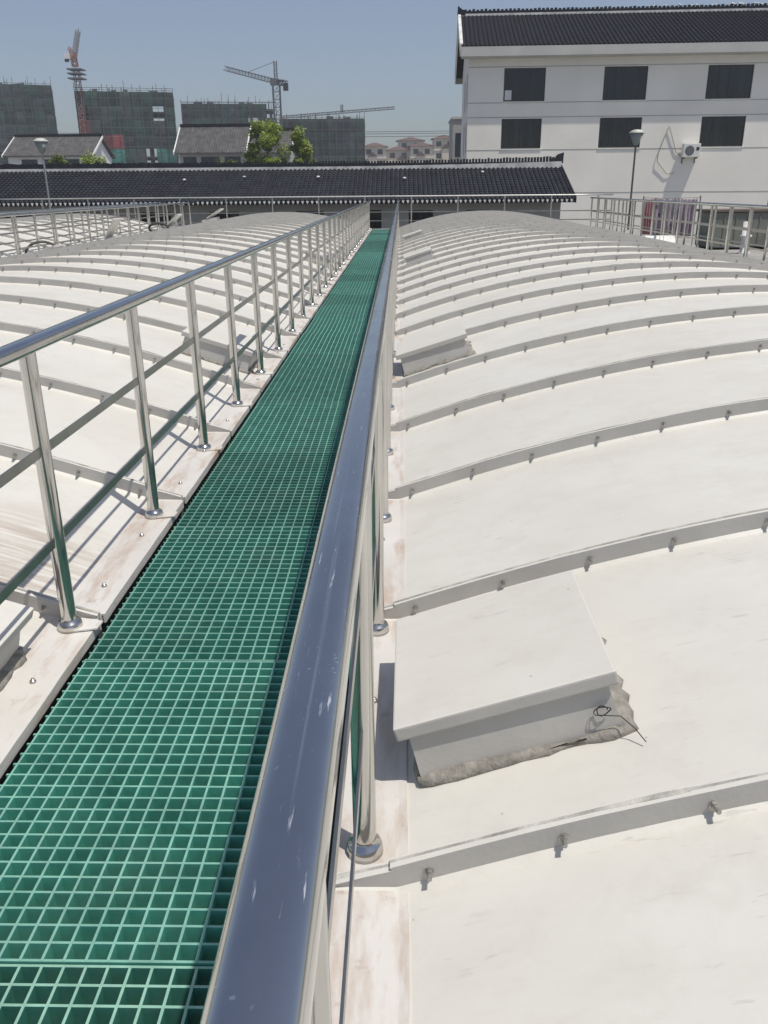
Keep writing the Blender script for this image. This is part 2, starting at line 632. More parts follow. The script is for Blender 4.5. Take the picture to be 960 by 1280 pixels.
def in_frame(x, y, z, m=0.02):
    d = Vector((x, y, z)) - M4.translation
    zc = d.dot(fw)
    return zc > 0.1 and abs(d.dot(rt) / zc) < 480 / 1050 + m and abs(d.dot(up) / zc) < 640 / 1050 + m


def cover(x0, label, seed, want):
    root = thing('arched_tank_cover', label, 'tank cover', (x0, 0, 0), group='white arched tank covers')
    rr = random.Random(seed)
    pans = []
    singles = []
    rest = MB()
    nb = int(ARC_L / 0.333) + 1
    off = (ARC_L - (nb - 1) * 0.333) / 2
    for k in range(N_PAN):
        y = Y_START + PITCH_Y * k
        p = put('panel', PANELS[(k * 7 + seed) % 4], root, (0, y, rr.uniform(-.002, .002)))
        pans.append(p)
        if k:
            put('sealant_joint', SEALS[(k + seed) % 3], p)
        for side in (0, 1):
            st = put('edge_strip', STRIPS[(k + side + seed) % 3], p)
            if side:
                st.location.x = W
                st.location.y = PITCH_Y
                st.rotation_euler.z = math.pi
            if -3 < y < 20:
                for q in (0.22, 0.62):
                    s_ = put('screw', SCREW, p, (-FL * 0.55 if not side else W + FL * 0.55, PITCH_Y * (q + rr.uniform(-.05, .05)), 0.009))
                    s_.rotation_euler = (rr.uniform(-.1, .1), rr.uniform(-.1, .1), rr.random() * 3)
        for b in range(nb):
            t_ = off + 0.333 * b + rr.uniform(-.012, .012)
            x, z, nx, nz = arc(t_)
            h = 0.037 + rr.uniform(-.003, .003)
            loc = (x + nx * h, PITCH_Y - 0.018, z + nz * h)
            wy = y + loc[1]
            if rr.random() < 0.025:
                continue
            vis = in_frame(x0 + loc[0], wy, loc[2])
            singles.append((0 if vis else 1, wy, k, loc))
    singles.sort(key=lambda q: (q[0], q[1]))
    for i, (nv, wy, k, loc) in enumerate(singles):
        if i < want and not nv:
            put('bolt', BOLT, pans[k], loc, (rr.uniform(-.08, .08), rr.uniform(0, 1), rr.uniform(-.08, .08)))
        else:
            bolt_geo(rest, (loc[0], Y_START + PITCH_Y * k + loc[1], loc[2]))
    o = rest.build('bolt_rows', GALV, root)
    o['kind'] = 'stuff'
    # closed gable under the last arch
    gb = MB()
    poly = [(-FL, -0.3), (W + FL, -0.3)] + [(x, z - 0.022) for x, z, _, _, _ in reversed(path())]
    gb.prism(poly, 'y', Y_END - 0.06, Y_END - 0.03)
    gb.build('gable_plate', WHITE, root)
    return root


WALK = 1.33
XL = -WALK - W
XLL = XL - WALK - W
cov_r = cover(0.0, 'white ribbed arched cover with the large hatch box beside the scratched handrail', 1, 290)
cov_l = cover(XL, 'white ribbed arched cover behind the railing with its shadow cast across it', 2, 290)
cov_ll = cover(XLL, 'farthest white arched cover, seen only through the two far railings at the edge', 3, 40)

# ------------------------------------------------------------------ tank body below the covers
tank = thing('concrete_tank', 'long concrete tank carrying the white covers and green walkway', 'tank', (0, 0, GZ))
TOPZ = -0.35 - GZ
MB().box(XLL - 0.6, W + WALK + 4.2, -7, Y_END + 0.7, 0, TOPZ).build('tank_body', CONC, tank)
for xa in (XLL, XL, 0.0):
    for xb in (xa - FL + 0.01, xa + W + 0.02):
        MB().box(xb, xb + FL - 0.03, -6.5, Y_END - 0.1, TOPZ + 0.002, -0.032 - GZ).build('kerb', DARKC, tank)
MB().box(W + 1.5, W + WALK + 4.1, -6.5, Y_END + 0.6, TOPZ + 0.002, -0.12 - GZ).build('deck_slab', CONC, tank)
MB().box(XLL - 0.5, W + 1.4, Y_END + 0.05, Y_END + 0.65, TOPZ + 0.002, -0.06 - GZ).build('end_kerb', CONC, tank)


# ------------------------------------------------------------------ grating walkways
CELL = 0.0487


def grating_mesh(length, ncol=19, bar=0.0064, deep=0.055):
    mb = MB()
    w_ = ncol * CELL
    nrow = max(2, round(length / CELL))
    st = (length - 0.008) / nrow

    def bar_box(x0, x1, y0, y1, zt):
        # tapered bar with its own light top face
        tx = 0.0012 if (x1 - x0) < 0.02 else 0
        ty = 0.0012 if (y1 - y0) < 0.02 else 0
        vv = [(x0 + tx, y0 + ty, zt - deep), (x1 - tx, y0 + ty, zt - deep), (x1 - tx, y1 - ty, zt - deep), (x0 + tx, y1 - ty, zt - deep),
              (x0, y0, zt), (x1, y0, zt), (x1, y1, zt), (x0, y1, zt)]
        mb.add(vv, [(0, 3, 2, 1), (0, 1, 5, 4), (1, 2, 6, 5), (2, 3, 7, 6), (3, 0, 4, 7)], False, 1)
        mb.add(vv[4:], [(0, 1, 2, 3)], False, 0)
    for i in range(ncol + 1):
        x = -w_ / 2 + CELL * i
        bar_box(x - bar / 2, x + bar / 2, 0.004, length - 0.004, 0.0)
    for j in range(nrow + 1):
        y = 0.004 + st * j
        b2 = bar / 2
        y = min(max(y, 0.002 + b2), length - 0.002 - b2)
        bar_box(-w_ / 2 - 0.013, w_ / 2 + 0.013, y - b2, y + b2, -0.0006)
    me = mb.mesh('grating_panel')
    me.materials.append(G_TOP)
    me.materials.append(G_SIDE)
    return me


GM = {}


def walkway(xc, label, seams, full=True):
    root = thing('walkway', label, 'walkway', (xc, 0, 0), group='green grating walkways')
    rr = random.Random(3)
    for a, b in zip(seams, seams[1:]):
        L = round(b - a, 2)
        if L not in GM:
            GM[L] = grating_mesh(L)
        me_ = GM[L]
        if full and abs(b - 1.35) < 0.02:      # the newer, cleaner panel underfoot
            me_ = grating_mesh(L)
            me_.materials[0] = G_NEW
        put('grating_panel', me_, root, (rr.uniform(-.003, .003), a, -0.020 + rr.uniform(-.004, .002)), (rr.uniform(-.001, .001), rr.uniform(-.002, .002), rr.uniform(-.0012, .0012)))
    y = seams[0] + 0.1
    for xs in (-0.49, 0.463):
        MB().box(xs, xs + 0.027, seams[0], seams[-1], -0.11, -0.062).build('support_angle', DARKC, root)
    MB().box(-0.485, 0.485, seams[-1] + 0.005, seams[-1] + 0.12, -0.2, 0.012).build('end_plate', EDGE, root)
    return root


seams = [-4.95 + 1.26 * i for i in range(6)]      # ends at 1.35
seams += [2.61, 3.89, 5.17, 6.50, 7.84, 8.62, 9.90, 11.18, 12.46, 13.74, 14.5]
while seams[-1] < Y_END - 1.4:
    seams.append(round(seams[-1] + 1.26, 2))
seams.append(round(Y_END - 0.05, 2))
walkway(-WALK / 2, 'green grating walkway running away between two polished steel railings', seams)
walkway(XL - WALK / 2, 'green grating walkway beyond the middle cover, mostly hidden by railings', seams, False)
walkway(W + WALK / 2, 'green grating walkway on the far side of the hatch cover, below the sheets', seams, False)


# ------------------------------------------------------------------ stainless railings
POST_H = 1.04


def post_mesh():
    mb = MB()
    mb.tube([(0, 0, 0.008), (0, 0, POST_H + 0.01)], 0.0285, 16, cap=False)
    return mb.mesh('post')


def cap_mesh():
    mb = MB()
    mb.lathe([(0.0288, 0.042), (0.030, 0.034), (0.041, 0.029), (0.045, 0.020), (0.047, 0.0), (0.02, 0.0)], 20)
    return mb.mesh('base_flange')


POST = post_mesh()
POST.materials.append(STEEL)
BCAP = cap_mesh()
BCAP.materials.append(STEEL)
FOOT = MB().prism([(0.01, -0.052), (0.108, -0.03), (0.112, 0.03), (0.02, 0.055)], 'z', 0.0015, 0.0075).mesh('foot_plate')
FOOT.materials.append(EDGE)


def railing(p0, p1, label, steps, hand=STEEL, zb=0.010, feet=0, group='polished steel railings', rise=0.0):
    """straight railing from p0 to p1 (xy); steps = distances of the posts from p0"""
    p0 = Vector((*p0, 0))
    p1 = Vector((*p1, 0))
    d = p1 - p0
    L = d.length
    ang = math.atan2(d.y, d.x) - math.pi / 2
    root = thing('railing', label, 'railing', (p0.x, p0.y, zb), ang, group)
    hz = POST_H + 0.024 + rise
    n = max(2, int(L / 1.5))
    pts = []
    for i in range(n + 1):
        y = L * i / n
        pts.append((0.0015 * noise.noise(Vector((y, 1, p0.x))), y, hz + 0.002 * noise.noise(Vector((y * .7, 5, p0.x)))))
    hm_ = MB()
    nn = 40
    for (px_, py_, pz_) in pts:                 # flattened tube: broad flat top, rounded sides
        for k_ in range(nn):
            a_ = 2 * math.pi * k_ / nn
            ca, sa = math.cos(a_), math.sin(a_)
            hm_.v.append((px_ + 0.0335 * math.copysign(abs(ca) ** 0.74, ca), py_, pz_ + 0.026 * math.copysign(abs(sa) ** 0.70, sa)))
    for i_ in range(len(pts) - 1):
        for k_ in range(nn):
            hm_.f.append((i_ * nn + k_, i_ * nn + (k_ + 1) % nn, (i_ + 1) * nn + (k_ + 1) % nn, (i_ + 1) * nn + k_))
            hm_.sm.append(True)
            hm_.mi.append(0)
    m0 = (len(pts) - 1) * nn
    for f_ in (tuple(range(nn)), tuple(range(m0, m0 + nn))):
        hm_.f.append(f_)
        hm_.sm.append(False)
        hm_.mi.append(0)
    hm_.build('handrail', hand, root)
    for z in (0.70, 0.36):
        MB().bevbox(-0.003, 0.003, 0, L, z - 0.018, z + 0.018, 0.001).build('midrail', STEEL_M, root)
    for s_ in steps:
        if 0 <= s_ <= L:
            p = put('post', POST, root, (0, s_, 0))
            if rise:
                p.scale.z = (POST_H + rise) / POST_H
            put('base_flange', BCAP, p)
            if feet:
                f_ = put('foot_plate', FOOT, p, (0, 0.01, 0.0))
                if feet < 0:
                    f_.rotation_euler.z = math.pi
    return root


YA, YB = -4.6, Y_END + 0.2
railing((-0.090, YA), (-0.090, YB), 'steel railing nearest the viewer with a wide scratched blue-reflecting handrail',
        [1.66 + 1.125 * k - YA for k in range(-5, 40)], STEEL_S, feet=0)
railing((-1.255, YA), (-1.255, YB), 'steel railing casting its shadow over the middle white cover',
        [2.80 + 1.165 * k - YA for k in range(-6, 40)], STEEL, feet=1)
XFL1 = XL - 0.075
XFL2 = XL - WALK + 0.075
railing((XFL1, YA), (XFL1, YB), 'steel railing along the far edge of the middle white cover, its nearer one',
        [0.4 + 1.165 * k for k in range(40)])
railing((XFL2, YA), (XFL2, YB), 'steel railing in front of the farthest white cover, across its walkway',
        [0.9 + 1.165 * k for k in range(40)])
XFR1 = W + 0.075
XFR2 = W + WALK - 0.06
railing((XFR1, YA), (XFR1, YB - 3), 'steel railing along the outer edge of the hatch cover, nearer the crest',
        [0.55 + 1.165 * k for k in range(40)], rise=0.10)
railing((XFR2, YA), (XFR2, YB), 'outermost steel railing in front of the hanging sheets and grey cabinet',
        [0.2 + 1.165 * k for k in range(40)], rise=0.12, zb=-0.1)
railing((XLL - 0.3, Y_END + 0.4), (W + WALK + 0.3, Y_END + 0.4), 'steel railing crossing the far end in front of the low black roof',
        [0.3 + 1.9 * k for k in range(20)], zb=-0.055, rise=0.24, hand=C_STEEL)


# ------------------------------------------------------------------ hatches on the covers
def hatch(cover_x, side, y, label, sx=0.59, sy=0.62, hh=0.17, open_lid=0.0, xo=0.30, wire=False, group='inspection hatches'):
    """side=+1: near the low-x edge of a cover, -1: near its high-x edge"""
    x, z, nx, nz = arc(xo)
    if side < 0:
        x, nx = W - x, -nx
    root = thing('hatch', label, 'hatch', (cover_x + x, y, z), group=group)
    root.rotation_euler = (0, math.atan2(nx, nz), 0)
    bx, by = sx / 2 - 0.032, sy / 2 - 0.020
    rr = random.Random(int(y * 100) + side)
    mb = MB()
    # tapered curb, hollow
    o_b = [(-bx - .012, -by - .012, -0.03), (bx + .012, -by - .012, -0.03), (bx + .012, by + .012, -0.03), (-bx - .012, by + .012, -0.03)]
    o_t = [(-bx, -by, hh), (bx, -by, hh), (bx, by, hh), (-bx, by, hh)]
    i_t = [(-bx + .02, -by + .02, hh), (bx - .02, -by + .02, hh), (bx - .02, by - .02, hh), (-bx + .02, by - .02, hh)]
    i_b = [(a, b, 0.01) for a, b, c in i_t]
    q = o_b + o_t + i_t + i_b
    fs = []
    for a in range(3):
        for k in range(4):
            fs.append((a * 4 + k, a * 4 + (k + 1) % 4, (a + 1) * 4 + (k + 1) % 4, (a + 1) * 4 + k))
    fs.append((12, 13, 14, 15))
    mb.add(q, fs)
    mb.build('hatch_box', SHADE_GREY, root)  # box coloured with the painted-shade grey
    # lid: shallow tray with lip
    lid = MB()
    lx, ly, lt = sx / 2, sy / 2, 0.042
    lid.bevbox(-lx, lx, -ly, ly, 0, lt, 0.006)
    lo = lid.build('lid', [WHITE, SHADE_GREY], root, (0, 0, hh - 0.018))
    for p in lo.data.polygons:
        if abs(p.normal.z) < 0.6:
            p.material_index = 1  # lid rim darkened by colour to look shaded
    if open_lid:
        lo.location = (side * -0.02 + bx * side * 0.9, 0, hh + 0.02 + lx * math.sin(open_lid) * 0.9)
        lo.rotation_euler = (0, -side * open_lid, 0)
    else:
        lo.rotation_euler = (rr.uniform(-.006, .006), rr.uniform(-.006, .006), rr.uniform(-.015, .015))
    # smeared sealant bead round the foot
    sb = MB()
    per = []
    ex, ey = bx + 0.016, by + 0.016
    for (xa, ya), (xb, yb), (ux, uy) in (((-ex, -ey), (ex, -ey), (0, -1)), ((ex, -ey), (ex, ey), (1, 0)), ((ex, ey), (-ex, ey), (0, 1)), ((-ex, ey), (-ex, -ey), (-1, 0))):
        for k in range(16):
            f = k / 16
            per.append((xa + (xb - xa) * f, ya + (yb - ya) * f, ux, uy))
    rings = []
    for i, (px, py, ux, uy) in enumerate(per):
        nval = noise.noise(Vector((px * 9 + y, py * 9, side)))
        nv2 = noise.noise(Vector((px * 23 + y, py * 23, side + 4)))
        wv = 0.016 + 0.018 * nval + 0.010 * nv2
        if ux > 0.5:
            wv *= 2.2
        hv = 0.022 + 0.018 * nval + 0.01 * nv2
        rings.append([(px - ux * 0.012, py - uy * 0.012, hv), (px + ux * 0.006, py + uy * 0.006, hv * 0.85),
                      (px + ux * wv * 0.6, py + uy * wv * 0.6, 0.016), (px + ux * wv, py + uy * wv, 0.0), (px, py, -0.03)])
    n = 5
    m = len(rings)
    sb.add([p for r_ in rings for p in r_], [(i * n + k, i * n + k + 1, ((i + 1) % m) * n + k + 1, ((i + 1) % m) * n + k) for i in range(m) for k in range(n - 1)], True)
    sb.build('sealant_bead', SEAL, root)
    if wire:
        wm = MB()
        c_ = Vector((bx - .03, -by - .012, .085))
        pts = [c_ + Vector(((.012 + .0006 * k) * math.cos(a), -.006 - .004 * math.sin(2 * a), (.017 - .0003 * k) * math.sin(a))) for k, a in [(k, k * .42) for k in range(26)]]
        pts += [Vector((bx + .01, -by - .025, .06)), Vector((bx + .035, -by - .05, .03)), Vector((bx + .05, -by - .085, .008))]
        wm.tube([p[:] for p in pts], 0.0016, 6)
        wm.build('wire_loop', RUBBER, root)
    return root


hatch(0, 1, 2.20, 'large near white hatch box with grey sealant and a wire loop', wire=True, xo=0.348, sx=0.61)
hatch(0, 1, 7.62, 'second white hatch box along the cover from the viewer, beside the near railing', xo=0.34, sx=0.64)
hatch(0, 1, 18.1, 'small distant white hatch box, third along the hatch cover', xo=0.42)
hatch(0, 1, 26.1, 'farthest small white hatch box on the hatch cover, near the end', xo=0.42)
hatch(XL, -1, 2.3, 'white hatch corner poking in behind the nearest shadowed post', xo=0.325, sx=0.61)
hatch(XL, -1, 7.75, 'white hatch box behind the shadowed railing, crossed by its posts', xo=0.36, sx=0.66)
hatch(XL, -1, 18.1, 'small far hatch hidden behind the crowded posts of the shadowed railing', xo=0.40)
hatch(XL, 1, 23.4, 'hatch with its lid propped steeply open by the far railing', xo=0.62, open_lid=R(40))
hatch(XL, 1, 28.6, 'hatch with lid half open near dark cable loops at the far railing', xo=0.9, open_lid=R(25))
hatch(XL, 1, 31.8, 'farthest open hatch, its lid tilted up dark against the end wall', xo=1.6, open_lid=R(20))
hatch(XL, 1, 19.4, 'low pale hatch at the far railing, nearest the photo edge', xo=0.55)

# coil of cable by the far railing
for (x, y, rr_, lab) in ((XL + 0.15, 19.9, 0.42, 'grey hose loop standing against the far railing'), (XL + 0.75, 27.6, 0.3, 'dark cable loop beside the half open hatch lid')):
    mb = MB()
    pts = []
    for k in range(30):
        a = k / 29 * math.pi * (1.15 if rr_ > .4 else 2.2)
        pts.append((rr_ * math.cos(a), 0.06 * math.sin(a * 2) + 0.02 * k / 10, rr_ * math.sin(a) * 0.9 if rr_ > .4 else 0.16 + rr_ * 0.5 * math.sin(a)))
    o = mb.tube(pts, 0.03 if rr_ > .4 else 0.035, 8).build('cable_loop' if rr_ < .4 else 'hose', RUBBER if rr_ < .4 else POLE, None, (x, y, 0.1 if rr_ > .4 else 0.27))
    tag(o, lab, 'cable' if rr_ < .4 else 'hose')

# ------------------------------------------------------------------ things on the outer deck
DZ = -0.118


def sheet(name, x0, x1, z0, z1, y, m, label, cat, seed):
    mb = MB()
    nx_, nz_ = 28, 18
    vv = []
    for j in range(nz_ + 1):
        for i in range(nx_ + 1):
            x = x0 + (x1 - x0) * i / nx_
            z = z1 + (z0 - z1) * j / nz_
            amp = 0.02 + 0.06 * j / nz_
            vv.append((x, y + amp * math.sin(i * 0.9 + seed) + 0.03 * noise.noise(Vector((x * 2, z * 2, seed))), z + (0.03 * noise.noise(Vector((x * 3, seed, 0))) if j == nz_ else 0) - 0.03 * math.sin(math.pi * i / nx_) * (1 - j / nz_)))
    k = nx_ + 1
    ff = [(j * k + i, j * k + i + 1, (j + 1) * k + i + 1, (j + 1) * k + i) for j in range(nz_) for i in range(nx_)]
    mb.add(vv, ff, True)
    o = mb.build(name, m)
    sm = o.modifiers.new('thickness', 'SOLIDIFY')
    sm.thickness = 0.012
    return tag(o, label, cat, 'sheets hung out beyond the railing')


YS = 31.0
sheet('hanging_sheet', 8.37, 8.72, -0.02, 1.16, YS, PINK, 'pink sheet hung beside the printed quilt beyond the railing', 'sheet', 1)
sheet('hanging_quilt', 8.74, 9.62, -0.05, 1.17, YS + 0.02, QUILT, 'greyish quilt with dark printed marks hung beyond the railing', 'quilt', 2)
sheet('hanging_sheet', 9.64, 10.2, -0.08, 1.16, YS - 0.02, MAUVE, 'plain mauve sheet hung between the printed quilt and the cabinet', 'sheet', 3)
dl = thing('drying_line', 'wire line on two thin posts holding the hung sheets', 'drying line', (0, YS, DZ))
MB().tube([(8.36, 0, 1.30), (9.3, 0, 1.275), (10.3, 0, 1.30)], 0.006, 6).build('wire', POLE, dl)
for x in (8.36, 10.3):
    MB().tube([(x, 0, 0), (x, 0, 1.36)], 0.02, 8).build('post', POLE, dl)

cb = thing('cabinet', 'grey-green metal cabinet with a brown band behind the outer railing', 'cabinet', (9.42, 25.2, DZ), R(4))
MB().bevbox(-0.9, 0.9, -0.45, 0.45, 0.08, 0.98, 0.012).build('body', CAB, cb)
MB().bevbox(-0.95, 0.95, -0.5, 0.5, 0.99, 1.06, 0.012).build('lid', BROWN, cb)
for k in range(6):
    x = -0.86 + k * 0.335
    MB().box(x, x + 0.035, -0.468, -0.452, 0.12, 0.90).build('rib', CAB, cb)
for x in (-0.8, 0.7):
    MB().box(x, x + 0.1, -0.4, 0.4, 0.0, 0.078).build('foot', BLACKP, cb)

vp = thing('vent_pipe', 'short white vent pipe with flanged joints beside the cabinet', 'pipe', (9.0, 23.2, DZ))
MB().lathe([(0.0, 0.0), (0.16, 0.0), (0.16, 0.03), (0.10, 0.03), (0.10, 0.42)], 16).build('pipe', C_WHITE, vp)
MB().lathe([(0.10, 0.42), (0.15, 0.42), (0.15, 0.47), (0.10, 0.47), (0.10, 0.80), (0.0, 0.80)], 16).build('upper_pipe', C_WHITE, vp)

wb_ = thing('board', 'bright white board leaning at the foot of the outer cover edge', 'board', (W - 0.02, 23.6, 0.03), R(10))
o = MB().bevbox(-0.42, 0.42, -0.012, 0.012, 0, 0.36, 0.004).build('panel', C_WHITE, wb_)
o.rotation_euler = (R(-38), 0, 0)

# ------------------------------------------------------------------ low black roofed building
LB = thing('low_building', 'long low building with a black tiled roof across the far end', 'building', (0, 43.0, GZ))
EZ, RZ_ = 0.98 - GZ, 2.50 - GZ
LX0, LX1 = -44.0, 8.35
RUN = 4.5
mb = MB()
ops = [(-1.75, -0.95, EZ - 1.5, EZ - 0.42), (0.4, 1.6, EZ - 1.6, EZ - 0.45), (3.2, 4.4, EZ - 1.6, EZ - 0.45), (-5.2, -3.8, EZ - 1.6, EZ - 0.45)] + \
      [(-9.5 - 3.4 * k, -8.0 - 3.4 * k, EZ - 1.6, EZ - 0.45) for k in range(9)]
wall_grid(mb, LX0 + 0.5, LX1 - 0.5, 0, EZ + 0.12, ops, 1.0, 1.25)
mb.box(LX0 + 0.5, LX1 - 0.5, 7.8, 8.0, 0, EZ + 0.1)
for x in (LX0 + 0.5, LX1 - 0.7):
    mb.prism([(1.255, 0.0), (7.79, 0.0), (7.79, EZ + 0.1), (RUN, RZ_ - 0.35), (1.255, EZ + 0.1)], 'x', x, x + 0.2)
mb.build('wall', STUCCO_G, LB)
for (a, b, c, d) in ops:
    w_ = MB().box(a + 0.05, b - 0.05, 1.12, 1.135, c + 0.05, d - 0.05).build('window', PANE, LB)
    f_ = MB()
    for q in ((a, b, c, c + .05), (a, b, d - .05, d), (a, a + .05, c + .051, d - .051), (b - .05, b, c + .051, d - .051), ((a + b) / 2 - .02, (a + b) / 2 + .02, c + .051, d - .051)):
        f_.box(q[0] + .002, q[1] - .002, 1.09, 1.117, q[2] + .002, q[3] - .002)
    f_.build('frame', FRAME, w_)
# roof slabs
rf = MB()
rf.prism([(0, EZ), (RUN, RZ_), (RUN, RZ_ - 0.12), (0, EZ - 0.12)], 'x', LX0, LX1)
rf.prism([(RUN + 0.002, RZ_), (2 * RUN, EZ), (2 * RUN, EZ - 0.12), (RUN + 0.002, RZ_ - 0.12)], 'x', LX0, LX1)
roof = rf.build('roof', TILE, LB)
# rows of rounded cover tiles, stepped course by course
tl = MB()
pitch_x = 0.23
sl = math.hypot(RUN, RZ_ - EZ)
ux, uz = RUN / sl, (RZ_ - EZ) / sl
ncol = int((LX1 - LX0) / pitch_x)
courses = 14
rr = random.Random(5)
for c in range(ncol + 1):
    x = LX0 + 0.06 + c * (LX1 - LX0 - 0.12) / ncol
    r_ = 0.075
    for k in range(courses):
        s0, s1 = sl * k / courses - 0.03, sl * (k + 1) / courses
        lift0, lift1 = 0.035 + rr.uniform(-.006, .006), 0.008
        ring = []
        for s_, lf, rad in ((s0, lift0, r_), (s1, lift1, r_ * 0.86)):
            for q in range(5):
                a = math.pi * q / 4
                h = lf + rad * math.sin(a)
                ring.append((x + rad * math.cos(a), ux * s_ - uz * h, EZ + uz * s_ + ux * h))
        tl.add(ring, [(q, q + 1, 6 + q, 5 + q) for q in range(4)] + [(0, 1, 2, 3, 4)], False)
o = tl.build('roof_tiles', TILE, roof)
o['kind'] = 'stuff'
# drip tile tips along the eave, sunlit edges painted in as a pale colour
dt = MB()
for c in range(ncol):
    x = LX0 + 0.06 + (c + 0.5) * (LX1 - LX0 - 0.12) / ncol
    dt.add([(x - .085, -0.035, EZ + 0.03), (x + .085, -0.035, EZ + 0.03), (x, -0.05, EZ - 0.12), (x - .085, -0.015, EZ + 0.03), (x + .085, -0.015, EZ + 0.03), (x, -0.03, EZ - 0.12)],
           [(0, 1, 2), (5, 4, 3), (0, 3, 4, 1), (1, 4, 5, 2), (2, 5, 3, 0)])
o = dt.build('drip_tiles', MORTAR, roof)
o['kind'] = 'stuff'
# ridge: pale base line, scalloped mortar and upright black tiles


def ridge(parent, x0, x1, y, z, hh, tile, sweep=0.0, step=0.16):
    def lift(x):
        return sweep * max(0, (x - (x1 - 12)) / 12) ** 1.7
    b = MB()
    n = 40
    for i in range(n):
        xa, xb = x0 + (x1 - x0) * i / n, x0 + (x1 - x0) * (i + 1) / n
        la, lb = lift(xa), lift(xb)
        for (za, zb_, wd) in ((-0.06, 0.10, 0.16),):
            b.add([(xa, y - wd, z + za), (xb, y - wd, z + za), (xb, y + wd, z + za), (xa, y + wd, z + za), (xa, y - wd, z + zb_ + la), (xb, y - wd, z + zb_ + lb), (xb, y + wd, z + zb_ + lb), (xa, y + wd, z + zb_ + la)],
                  [(0, 3, 2, 1), (4, 5, 6, 7), (0, 1, 5, 4), (1, 2, 6, 5), (2, 3, 7, 6), (3, 0, 4, 7)])
    b.build('ridge_base', MORTAR, parent)
    t_ = MB()
    x = x0 + 0.05
    q = random.Random(9)
    while x < x1 - 0.1:
        l_ = lift(x)
        hv = hh * q.uniform(0.86, 1.05)
        t_.box(x, x + step * 0.62, y - 0.10, y + 0.10, z + 0.102 + l_, z + 0.102 + hv + l_)
        x += step
    t_.box(x0, x1, y - 0.075, y + 0.075, z + 0.104 + lift(x0), z + 0.10 + hh * 0.6)
    o_ = t_.build('ridge_tiles', tile, parent)
    o_['kind'] = 'stuff'


ridge(LB, LX0, LX1, RUN, RZ_ + 0.03, 0.26, TILE, sweep=0.16)
e = MB().prism([(LX1 - 0.5, RZ_ + 0.2), (LX1 + 0.08, RZ_ + 0.2), (LX1 + 0.10, RZ_ + 0.72), (LX1 - 0.22, RZ_ + 0.62), (LX1 - 0.28, RZ_ + 0.46), (LX1 - 0.5, RZ_ + 0.44)], 'y', RUN - 0.13, RUN + 0.13)
e.build('ridge_end', TILE, LB)
MB().prism([(-0.02, EZ + 0.13), (RUN, RZ_ + 0.14), (RUN, RZ_ - 0.1), (-0.02, EZ - 0.14)], 'x', LX1 + 0.002, LX1 + 0.05).build('verge', TILE, LB)
for (x, s_) in ((-11.0, .62), (-8.0, .7), (-4.2, .68), (0.2, .62), (4.2, .8)):  # pale lumps standing in for bright glints on the tiles
    s_ *= sl
    MB().lathe([(0, .05), (.07, .035), (.10, 0), (.0, 0)], 8).build('roof_glint', MORTAR, LB, (x, ux * s_ - uz * 0.11, EZ + uz * s_ + ux * 0.11), (math.atan2(uz, ux), 0, 0))

# ------------------------------------------------------------------ white three storey building
WB = thing('white_building', 'white rendered building with a black tiled roof and dark windows', 'building', (4.62, 64.0, GZ), R(-2.2))
BL, BD = 30.0, 14.5
ZE = 10.25 - GZ
wins = []
for (a, b) in ((2.40, 5.20), (9.10, 12.00), (15.95, 18.95), (22.9, 25.8)):
    wins.append((a, b, 7.02 - GZ, 9.07 - GZ))
    wins.append((a - 0.05, b - 0.1, 4.05 - GZ, 5.95 - GZ))
mb = MB()
wall_grid(mb, 0, BL, 0, ZE, wins, 0, 0.25)
mb.box(0, BL, BD - 0.25, BD, 0, ZE)
mb.prism([(0.252, 0), (BD - 0.252, 0), (BD - 0.252, ZE), (BD / 2, ZE + 2.9), (0.252, ZE)], 'x', BL - 0.25, BL)
mb.build('wall', STUCCO, WB)
# side wall with two stacks of windows, seen at a glancing angle
sw = MB()
s_ops = [(1.6, 3.6, 6.9 - GZ, 9.0 - GZ), (1.6, 3.6, 3.9 - GZ, 5.9 - GZ), (6.0, 8.4, 6.9 - GZ, 9.0 - GZ), (6.0, 8.4, 3.9 - GZ, 5.9 - GZ)]
wall_grid(sw, 0.252, BD - 0.252, 0, ZE, s_ops, 0, 0.25)
sw.v = [(y, x, z) for x, y, z in sw.v]
sw.prism([(0.252, ZE), (BD - 0.252, ZE), (BD / 2, ZE + 2.85)], 'x', 0.0, 0.25)
sw.build('side_wall', STUCCO, WB)
for (a, b, c, d) in s_ops:
    MB().box(0.10, 0.12, a, b, c, d).build('side_window', PANE, WB)
for (a, b, c, d) in wins:
    w_ = MB().box(a + .04, b - .04, 0.125, 0.14, c + .04, d - .04).build('window', PANE, WB)
    f_ = MB()
    m_ = (a + b) / 2
    for q in ((a, b, c, c + .07), (a, b, d - .07, d), (a, a + .07, c + .071, d - .071), (b - .07, b, c + .071, d - .071), (m_ - .03, m_ + .03, c + .071, d - .071), (a + (b - a) * .26, a + (b - a) * .26 + .035, c + .071, d - .071)):
        f_.box(q[0] + .003, q[1] - .003, 0.085, 0.122, q[2] + .003, q[3] - .003)
    f_.build('frame', FRAME, w_)
    MB().box(a - .05, b + .05, -0.05, 0.08, c - 0.07, c - 0.004).build('sill', STUCCO, w_)
for z in (9.12, 6.93, 6.02, 3.96, 1.15):
    MB().box(0.0, BL, -0.014, -0.002, z - GZ, z - GZ + 0.045).build('band_line', STUCCO_G, WB)
# bits of white furniture glinting in one window
MB().box(2.5, 2.95, 0.10, 0.118, 7.12 - GZ, 7.72 - GZ).build('blind', C_WHITE, WB)
